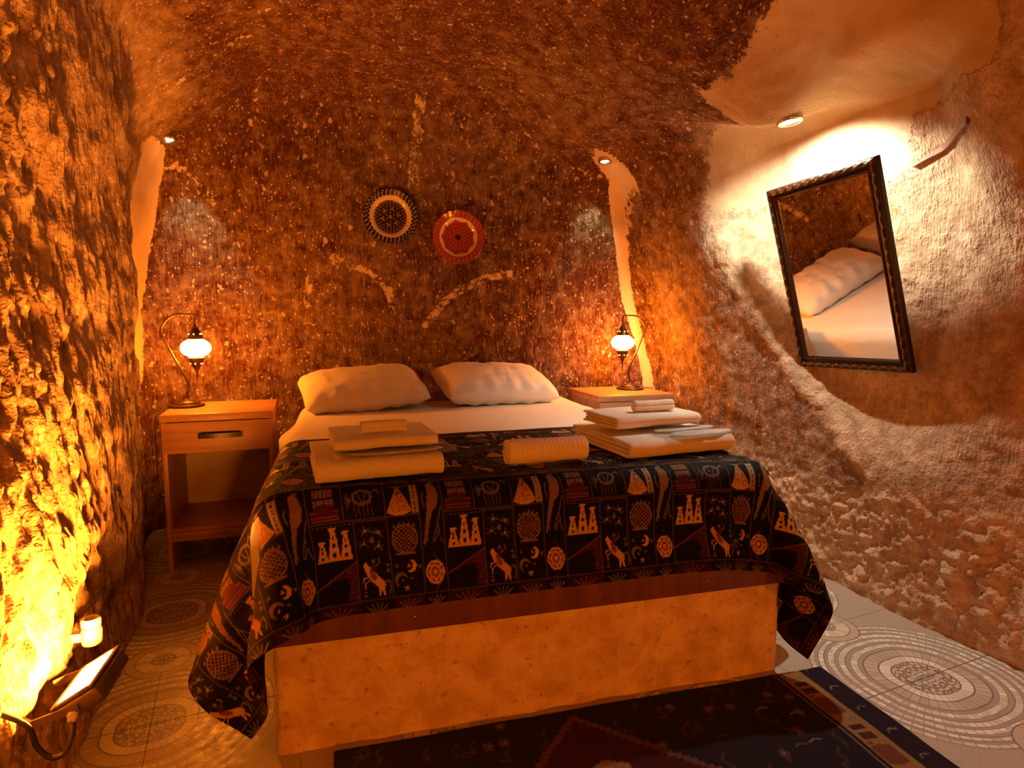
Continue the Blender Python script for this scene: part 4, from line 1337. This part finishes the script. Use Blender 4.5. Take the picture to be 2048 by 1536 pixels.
# ------------------------------------------------------------------ ceramic plates on the back wall
def build_plate(name, label, x, z, rad, kind):
    nr, nt = 80, 220
    ys = [hit((x + rad * .9 * math.cos(a), 3.2, z + rad * .9 * math.sin(a)), (0, 1, 0))[0].y for a in np.linspace(0, 2 * PI, 16)]
    y = min(ys) - 0.006
    rr = np.linspace(0, 1, nr)[:, None].repeat(nt, 1); aa = np.linspace(0, 2 * PI, nt, endpoint=False)[None, :].repeat(nr, 0)
    h = np.where(rr < 0.56, 0.006, np.where(rr < 0.72, 0.006 + 0.020 * sstep(rr, 0.56, 0.72), 0.026 + 0.010 * (rr - 0.72) / 0.28))
    scal = 1 + (0.022 * np.abs(np.sin(aa * 9)) if kind == 'red' else 0) * sstep(rr, 0.8, 1.0)
    X = rr * rad * scal * np.cos(aa); Z = rr * rad * scal * np.sin(aa)
    c = np.empty((nr, nt, 3))
    def petal_ring(r0, n, size, col, ph=0.0):
        da = np.abs(np.mod(aa * n / (2 * PI) + ph, 1) - 0.5) * 2 * PI / n * r0
        d = np.hypot(da, rr - r0)
        c[d < size] = col
        return d
    if kind == 'blue':
        c[:] = (0.016, 0.012, 0.022)
        for r0, n, ph in ((0.80, 34, 0), (0.875, 36, .5), (0.945, 38, 0.2)):
            petal_ring(r0, n, 0.026, (0.42, 0.40, 0.42), ph)
        c[(rr > 0.60) & (rr < 0.765)] = (0.60, 0.44, 0.24)
        inn = rr <= 0.60
        c[inn] = (0.020, 0.014, 0.020)
        for r0, n, ph in ((.16, 6, 0), (.27, 12, .5), (.38, 18, 0), (.48, 24, .5), (.55, 30, 0)):
            petal_ring(r0, n, 0.028, (0.22, 0.13, 0.09) if r0 < .5 else (0.25, 0.16, 0.12), ph)
        petal_ring(.30, 6, 0.05, (0.30, 0.09, 0.04), 0.25)
        c[rr < .07] = (0.30, 0.09, 0.04)
    else:
        c[:] = (0.26, 0.035, 0.022)
        for r0, n, ph in ((0.81, 30, 0), (0.885, 32, .5), (0.95, 34, 0.2)):
            d = petal_ring(r0, n, 0.030, (0.46, 0.16, 0.12), ph); c[d < 0.014] = (0.20, 0.03, 0.02)
        ring = (rr > 0.58) & (rr < 0.745)
        c[ring] = (0.62, 0.42, 0.20)
        lob = 0.66 + 0.075 * np.abs(np.cos(aa * 4.5))
        c[(rr <= 0.745) & (rr < 1.33 - lob)] = (0.24, 0.03, 0.02)
        for r0, n, ph in ((.18, 8, 0), (.30, 14, .5), (.42, 20, 0), (.52, 24, .5)):
            petal_ring(r0, n, 0.026, (0.42, 0.15, 0.10), ph)
        c[rr < .09] = (0.03, 0.012, 0.015); petal_ring(0.12, 8, 0.02, (0.05, 0.02, 0.02))
    P = np.stack([X, -h, Z], -1).reshape(-1, 3)
    f = grid_faces(nr, nt, True)
    Pb = P.copy(); Pb[:, 1] += 0.006
    fb = f[:, ::-1] + len(P)
    # rim joining front and back
    last = (nr - 1) * nt + np.arange(nt); nxt = (nr - 1) * nt + (np.arange(nt) + 1) % nt
    rim = np.stack([last, nxt, nxt + len(P), last + len(P)], 1)
    me = mesh_np(name, np.concatenate([P, Pb]), np.concatenate([f, fb, rim]))
    bm = bmesh.new(); bm.from_mesh(me); bmesh.ops.recalc_face_normals(bm, faces=bm.faces); bm.to_mesh(me); bm.free()
    color_attr(me, 'glaze', np.concatenate([c.reshape(-1, 3), c.reshape(-1, 3)]))
    t = NT(name + '_glaze')
    m = t.bsdf(t.attr('glaze').outputs['Color'], 0.16, 0, t.bump(t.noise(t.obj(), 40, 3), 0.1, 0.002), spec=0.5, coat=0.5)
    o = link(name, me, None, [m])
    o.location = (x, y, z)
    tag(o, label, 'plate', 'ceramic plates on the back wall')
    bm = bmesh.new()
    bmesh.ops.create_cone(bm, segments=12, radius1=0.004, radius2=0.004, depth=0.03, cap_ends=True, matrix=Matrix.Rotation(PI / 2, 4, 'X'))
    nl = link('nail', bm_mesh('nail', bm), o, [CHROME]); nl.location = (0, 0.018, rad * 0.75)

build_plate('wall_plate', 'dark blue ceramic wall plate with white dots and a cream ring', 0.325, 1.90, 0.170, 'blue')
build_plate('wall_plate', 'red scalloped ceramic wall plate with a lobed cream ring', 0.753, 1.784, 0.168, 'red')

# ------------------------------------------------------------------ mirror
def build_mirror():
    rx = Vector((0.024, -0.999, 0.025)).normalized(); nz_ = Vector((-0.965, -0.030, -0.262)).normalized()
    uy = nz_.cross(rx).normalized(); rx = uy.cross(nz_).normalized()
    M = Matrix((rx, uy, nz_)).transposed().to_4x4(); M.translation = Vector((2.152, 2.3716, 1.4532))
    root = empty('wall_mirror'); root.matrix_world = M
    tag(root, 'tilted wall mirror in an ornate dark bronze frame in the lit niche', 'mirror')
    W, H = 0.635, 0.892; fwid = 0.056
    prof = [(0.0, -0.022), (0.0, -0.004), (0.002, 0.003), (0.006, 0.007), (0.010, 0.0085), (0.014, 0.009), (0.018, 0.009), (0.022, 0.0085), (0.026, 0.0075), (0.030, 0.006), (0.033, 0.002), (0.036, -0.001), (0.040, -0.001), (0.043, 0.0025), (0.046, 0.004), (0.050, 0.0025), (0.053, -0.002), (0.056, -0.006)]
    t = NT('ornate_bronze_frame')
    rel = t.attr('relief').outputs['Fac']
    col = t.mix(t.ramp(rel, [(0.25, 0.0), (0.85, 1.0)]), (0.022, 0.012, 0.008), (0.26, 0.13, 0.05))
    FR = t.bsdf(col, 0.36, t.ramp(rel, [(0.2, 0.3), (0.9, 0.9)]), t.bump(t.noise(t.obj(), 160, 4), 0.3, 0.002), spec=0.5)
    for side in range(4):
        L = W if side % 2 == 0 else H
        ns = int(L / 0.0024)
        s = np.linspace(0, 1, ns)
        P = []; RL = []
        for d, z in prof:
            half = L / 2 - d
            u = -half + 2 * half * s
            acanth = np.zeros(ns)
            if 0.004 < d < 0.032:
                # running leaf scroll: leaves bend to alternate sides
                phs = u / 0.026
                tri_ = np.mod(phs, 1.0)
                mid_ = 0.018 + 0.0045 * np.sin(2 * PI * phs * 0.5)
                leaf = np.exp(-((d - mid_) / 0.0055) ** 2) * (0.45 + 0.55 * np.abs(np.sin(PI * tri_)))
                vein = 0.5 + 0.5 * np.sin(2 * PI * (u / 0.0085 + (d - 0.018) * 70 * np.sign(np.sin(PI * phs))))
                acanth = leaf * (0.55 + 0.45 * vein)
            if 0.041 < d < 0.052:
                acanth = np.maximum(acanth, (0.5 + 0.5 * np.sin(2 * PI * u / 0.0078)) * 0.9 * math.exp(-((d - 0.046) / 0.0035) ** 2))
            zz = z + 0.0058 * acanth
            a = (H if side % 2 == 0 else W) / 2 - d
            if side == 0: pts = np.stack([u, np.full(ns, a), zz], 1)
            elif side == 1: pts = np.stack([np.full(ns, a), -u, zz], 1)
            elif side == 2: pts = np.stack([-u, np.full(ns, -a), zz], 1)
            else: pts = np.stack([np.full(ns, -a), u, zz], 1)
            P.append(pts); RL.append(acanth)
        # back face
        for d, z in ((fwid, -0.022), (0.0, -0.022)):
            half = L / 2 - d; u = -half + 2 * half * s; a = (H if side % 2 == 0 else W) / 2 - d
            P.append({0: np.stack([u, np.full(ns, a), np.full(ns, z)], 1), 1: np.stack([np.full(ns, a), -u, np.full(ns, z)], 1), 2: np.stack([-u, np.full(ns, -a), np.full(ns, z)], 1), 3: np.stack([np.full(ns, -a), u, np.full(ns, z)], 1)}[side]); RL.append(np.zeros(ns))
        P = np.concatenate(P); f = grid_faces(len(RL), ns)
        me = mesh_np('frame_rail', P, f)
        float_attr(me, 'relief', np.concatenate(RL))
        link('frame_rail', me, root, [FR])
    t = NT('mirror_silver')
    nz2 = t.noise(t.obj(), 4, 2)
    MS = t.bsdf(t.mix(nz2, (0.86, 0.86, 0.84), (0.90, 0.90, 0.88)), 0.015, 1.0)
    box('mirror_glass', (-W / 2 + 0.050, -H / 2 + 0.050, -0.012), (W / 2 - 0.050, H / 2 - 0.050, -0.006), MS, root, 0.0)
    box('backing', (-W / 2 + 0.012, -H / 2 + 0.012, -0.026), (W / 2 - 0.012, H / 2 - 0.012, -0.022), WOOD_SIDE, root, 0.0)
    # hanging wire up to a nail in the niche
    top = M @ Vector((0, H / 2 - 0.1, -0.026))
    p, nn = hit(top + Vector((0.02, 0.02, 0.10)), (1, 0.05, 0.15))
    if p is not None:
        Mi = M.inverted()
        a1 = Vector((-W * 0.3, H / 2 - 0.14, -0.024)); a2 = Vector((W * 0.3, H / 2 - 0.14, -0.024)); nl = Mi @ (p - Vector((0.012, 0, 0)))
        tube('hanging_wire', [a1, nl, a2], 0.0012, CHROME, root, 6)
build_mirror()

# ------------------------------------------------------------------ recessed downlights
def downlight(label, x, y, aim, watts, color, lens_s, cone, z_from=1.5, rr=0.04):
    p, n = hit((x, y, z_from), (0, 0, 1))
    n = (Vector(n) * 0.25 + Vector((0, -0.12, -1.0))).normalized()
    if n.z > 0: n = -n
    root = empty('downlight', p + n * 0.004)
    root.rotation_euler = n.to_track_quat('Z', 'Y').to_euler()
    tag(root, label, 'downlight', 'recessed downlights in the rock')
    lathe('trim_ring', [(rr * 0.72, 0.004), (rr * 0.78, 0.010), (rr, 0.012), (rr * 1.10, 0.008), (rr * 1.12, 0.0), (rr * 1.05, -0.03), (rr * 0.72, -0.03), (rr * 0.72, 0.004)], CHROME, root, 32)
    lathe('lens', [(0, 0.002), (rr * 0.5, 0.0025), (rr * 0.73, 0.001), (rr * 0.73, -0.01), (0, -0.01)], emissive('downlight_lens', color, lens_s), root, 32)
    ld = bpy.data.lights.new('downlight_beam', 'SPOT')
    ld.energy = watts; ld.color = color; ld.spot_size = math.radians(cone); ld.spot_blend = 0.5; ld.shadow_soft_size = 0.022
    lo = bpy.data.objects.new('downlight_beam', ld); COL.objects.link(lo)
    lo.location = p + n * 0.035
    d = Vector(aim) - lo.location
    lo.rotation_euler = d.to_track_quat('-Z', 'Y').to_euler()
    return p

P1 = downlight('small recessed downlight in the rock corner above the swan lamp by the rough wall', -0.865, 3.82, (-0.80, 4.10, 1.6), CORNER_SPOT, (0.84, 1.0, 0.60), 14, 48)
P2 = downlight('small recessed downlight in the rock above the shaded nightstand', 1.655, 3.80, (1.68, 4.10, 1.6), CORNER_SPOT, (0.88, 1.0, 0.60), 14, 48)
P3 = downlight('recessed downlight lighting the mirror niche', 1.950, 2.452, (2.28, 2.52, 1.35), NICHE_SPOT, (1.0, 0.86, 0.66), 60, 150, 1.6, 0.05)

# ------------------------------------------------------------------ floodlights
PANEL_L = emissive('lit_flood_panel', FLOOD_COLOR, FLOOD_POWER)
PANEL_R = emissive('lit_rear_flood_panel', ORANGE, REAR_POWER)
HOUSING = plain('bronze_painted_housing', (0.10, 0.075, 0.055), 0.42, 0.2)
def floodlight(label, loc, normal, long_axis, panel, wall):
    n = Vector(normal).normalized(); l = Vector(long_axis); l = (l - n * l.dot(n)).normalized(); c = n.cross(l)
    M = Matrix((l, c, n)).transposed().to_4x4(); M.translation = Vector(loc)
    root = empty('floodlight'); root.matrix_world = M
    tag(root, label, 'floodlight')
    L, Wd, T = 0.190, 0.105, 0.042
    bm = bmesh.new()
    add_box(bm, (-L / 2, -Wd / 2, -T), (L / 2, Wd / 2, 0.0), 0.010, 3)
    for q in range(9):
        xx = -L / 2 + 0.04 + q * (L - 0.08) / 8
        add_box(bm, (xx - 0.0025, -Wd / 2 + 0.02, -T - 0.012), (xx + 0.0025, Wd / 2 - 0.02, -T + 0.003))
    link('housing', bm_mesh('housing', bm, True, 40), root, [HOUSING])
    bm = bmesh.new()
    for lo, hi_ in (((-L / 2, -Wd / 2, 0), (L / 2, -Wd / 2 + 0.012, 0.009)), ((-L / 2, Wd / 2 - 0.012, 0), (L / 2, Wd / 2, 0.009)), ((-L / 2, -Wd / 2 + .012, 0), (-L / 2 + 0.012, Wd / 2 - .012, 0.009)), ((L / 2 - 0.012, -Wd / 2 + .012, 0), (L / 2, Wd / 2 - .012, 0.009))):
        add_box(bm, lo, hi_, 0.002, 1)
    link('bezel', bm_mesh('bezel', bm, True, 40), root, [HOUSING])
    box('led_panel', (-L / 2 + 0.014, -Wd / 2 + 0.014, 0.0005), (L / 2 - 0.014, Wd / 2 - 0.014, 0.0045), panel, root, 0.0)
    # bracket: two arms and a foot against the wall
    Mi = M.inverted()
    w = Mi @ Vector(wall)
    for s in (-1, 1):
        bm = bmesh.new()
        p0 = Vector((s * (L / 2 + 0.004), 0, -T / 2)); p1 = Vector((s * (L / 2 + 0.004), w.y * 0.8, w.z * 0.8 - T * 0.2)); p2 = Vector((s * L * 0.4, w.y, w.z))
        for a, b in ((p0, p1), (p1, p2)):
            d = b - a
            Mx = d.to_track_quat('Z', 'X').to_matrix().to_4x4(); Mx.translation = a - d * 0.03
            add_box(bm, (-0.009, -0.0025, 0), (0.009, 0.0025, d.length * 1.06), 0, 1, Mx)
        link('bracket_arm', bm_mesh('bracket_arm', bm, False), root, [HOUSING])
    return root, M

wp, wn = hit((-0.3, 1.70, 0.36), (-1, 0, 0))
fx = wp.x
FL, FM = floodlight('bronze floodlight glaring orange light up the rough wall, near the floor', (fx + 0.112, 1.715, 0.356), (-0.50, 0.0, 0.87), (0, 1, 0.02), PANEL_L, (fx + 0.004, 1.715, 0.31))
Fi = FM.inverted()
wq, _ = hit((-0.3, 1.56, 0.36), (-1, 0, 0))
tube('cable', [Fi @ Vector(v) for v in catmull([(fx + 0.110, 1.622, 0.318), (fx + 0.112, 1.600, 0.28), (fx + 0.098, 1.588, 0.245), (fx + 0.072, 1.583, 0.245), (fx + 0.052, 1.575, 0.28), (fx + 0.040, 1.565, 0.34), (wq.x + 0.010, 1.555, 0.385)], 7)], 0.0062, CABLE, FL, 10)
lathe('cable_gland', [(0, 0), (0.011, 0), (0.012, 0.009), (0.009, 0.012), (0.009, 0.020), (0, 0.020)], WHITE_PLASTIC, FL, 16).matrix_local = Fi @ Matrix.Translation((fx + 0.110, 1.620, 0.324)) @ Matrix.Rotation(PI * 0.75, 4, 'X')

# white connector on the wall past the floodlight
wj, _ = hit((-0.3, 1.93, 0.37), (-1, 0, 0))
jb = empty('cable_connector', (wj.x + 0.045, 1.93, 0.345))
tag(jb, 'white plastic cable connector on the wall beyond the floodlight', 'connector')
lathe('body', [(0, 0), (0.024, 0), (0.026, 0.006), (0.026, 0.040), (0.023, 0.046), (0.020, 0.048), (0, 0.048)], WHITE_PLASTIC, jb, 28)
lathe('collar', [(0.018, 0.046), (0.024, 0.050), (0.025, 0.068), (0.021, 0.074), (0.016, 0.072), (0.015, 0.06), (0, 0.058)], WHITE_PLASTIC, jb, 28)
box('wall_clip', (-0.050, -0.010, 0.010), (-0.018, 0.010, 0.034), WHITE_PLASTIC, jb, 0.002)

# a second floodlight at the other end of the room, behind the viewer
wr_, _ = hit((0.05, 0.5, 0.5), (0, -1, 0))
floodlight('bronze floodlight at the far end of the room behind the viewer', (0.05, wr_.y + 0.12, 0.50), (0.10, 0.93, 0.36), (1, 0, 0), PANEL_R, (0.05, wr_.y + 0.004, 0.46))

ws_, _ = hit((1.0, -0.70, 1.0), (1, 0, 0))  # third floodlight, added out of view to brighten the left wall
floodlight('added unseen fill floodlight on the mirror side wall behind the viewer', (ws_.x - 0.13, -0.70, 1.02), (-0.80, 0.58, 0.10), (0, 0, 1), emissive('added_side_fill_panel', ORANGE, SIDE_FILL_POWER), (ws_.x - 0.004, -0.70, 1.0))

# ------------------------------------------------------------------ cable cover and wire by the niche
def wall_pt(y, z, off=0.004):
    p, n = hit((1.2, y, z), (1, 0, 0))
    n = Vector(n)
    if n.x > 0: n = -n
    return p + n * off
bm = bmesh.new()
COVER = plain('painted_cable_cover', (0.22, 0.085, 0.04), 0.6)
path = [wall_pt(2.138 - 0.353 * q / 10, 1.886 + 0.070 * q / 10 - 0.0004 * (q - 5) ** 2 + 0.01, 0.006) for q in range(11)]
rows = []
for i, p in enumerate(path):
    tdir = (path[min(i + 1, 10)] - path[max(i - 1, 0)]).normalized()
    side = tdir.cross(Vector((-1, 0, 0))).normalized() * (0.004 + 0.009 * min(1, i / 5))
    o_ = Vector((-0.007, 0, 0))
    rows.append([bm.verts.new(v) for v in (p - side - o_, p - side + o_, p + side + o_, p + side - o_)])
for a, b in zip(rows[:-1], rows[1:]):
    for k in range(4): bm.faces.new((a[k], b[k], b[(k + 1) % 4], a[(k + 1) % 4]))
bm.faces.new(rows[0]); bm.faces.new(rows[-1])
tag(link('cable_cover', bm_mesh('cable_cover', bm, False), None, [COVER]), 'reddish brown strip slanting up the wall beside the mirror niche', 'cable cover')
wp2 = [wall_pt(1.655, 2.045, 0.008), wall_pt(1.662, 2.025, 0.022), wall_pt(1.655, 2.0, 0.022), wall_pt(1.640, 1.985, 0.014), wall_pt(1.632, 1.968, 0.006)]
tag(link('wire_hook', tube_mesh('wire_hook', catmull(wp2, 6), 0.0014, 6), None, [CHROME]), 'thin bent wire sticking out of the wall above the slanting strip', 'wire')
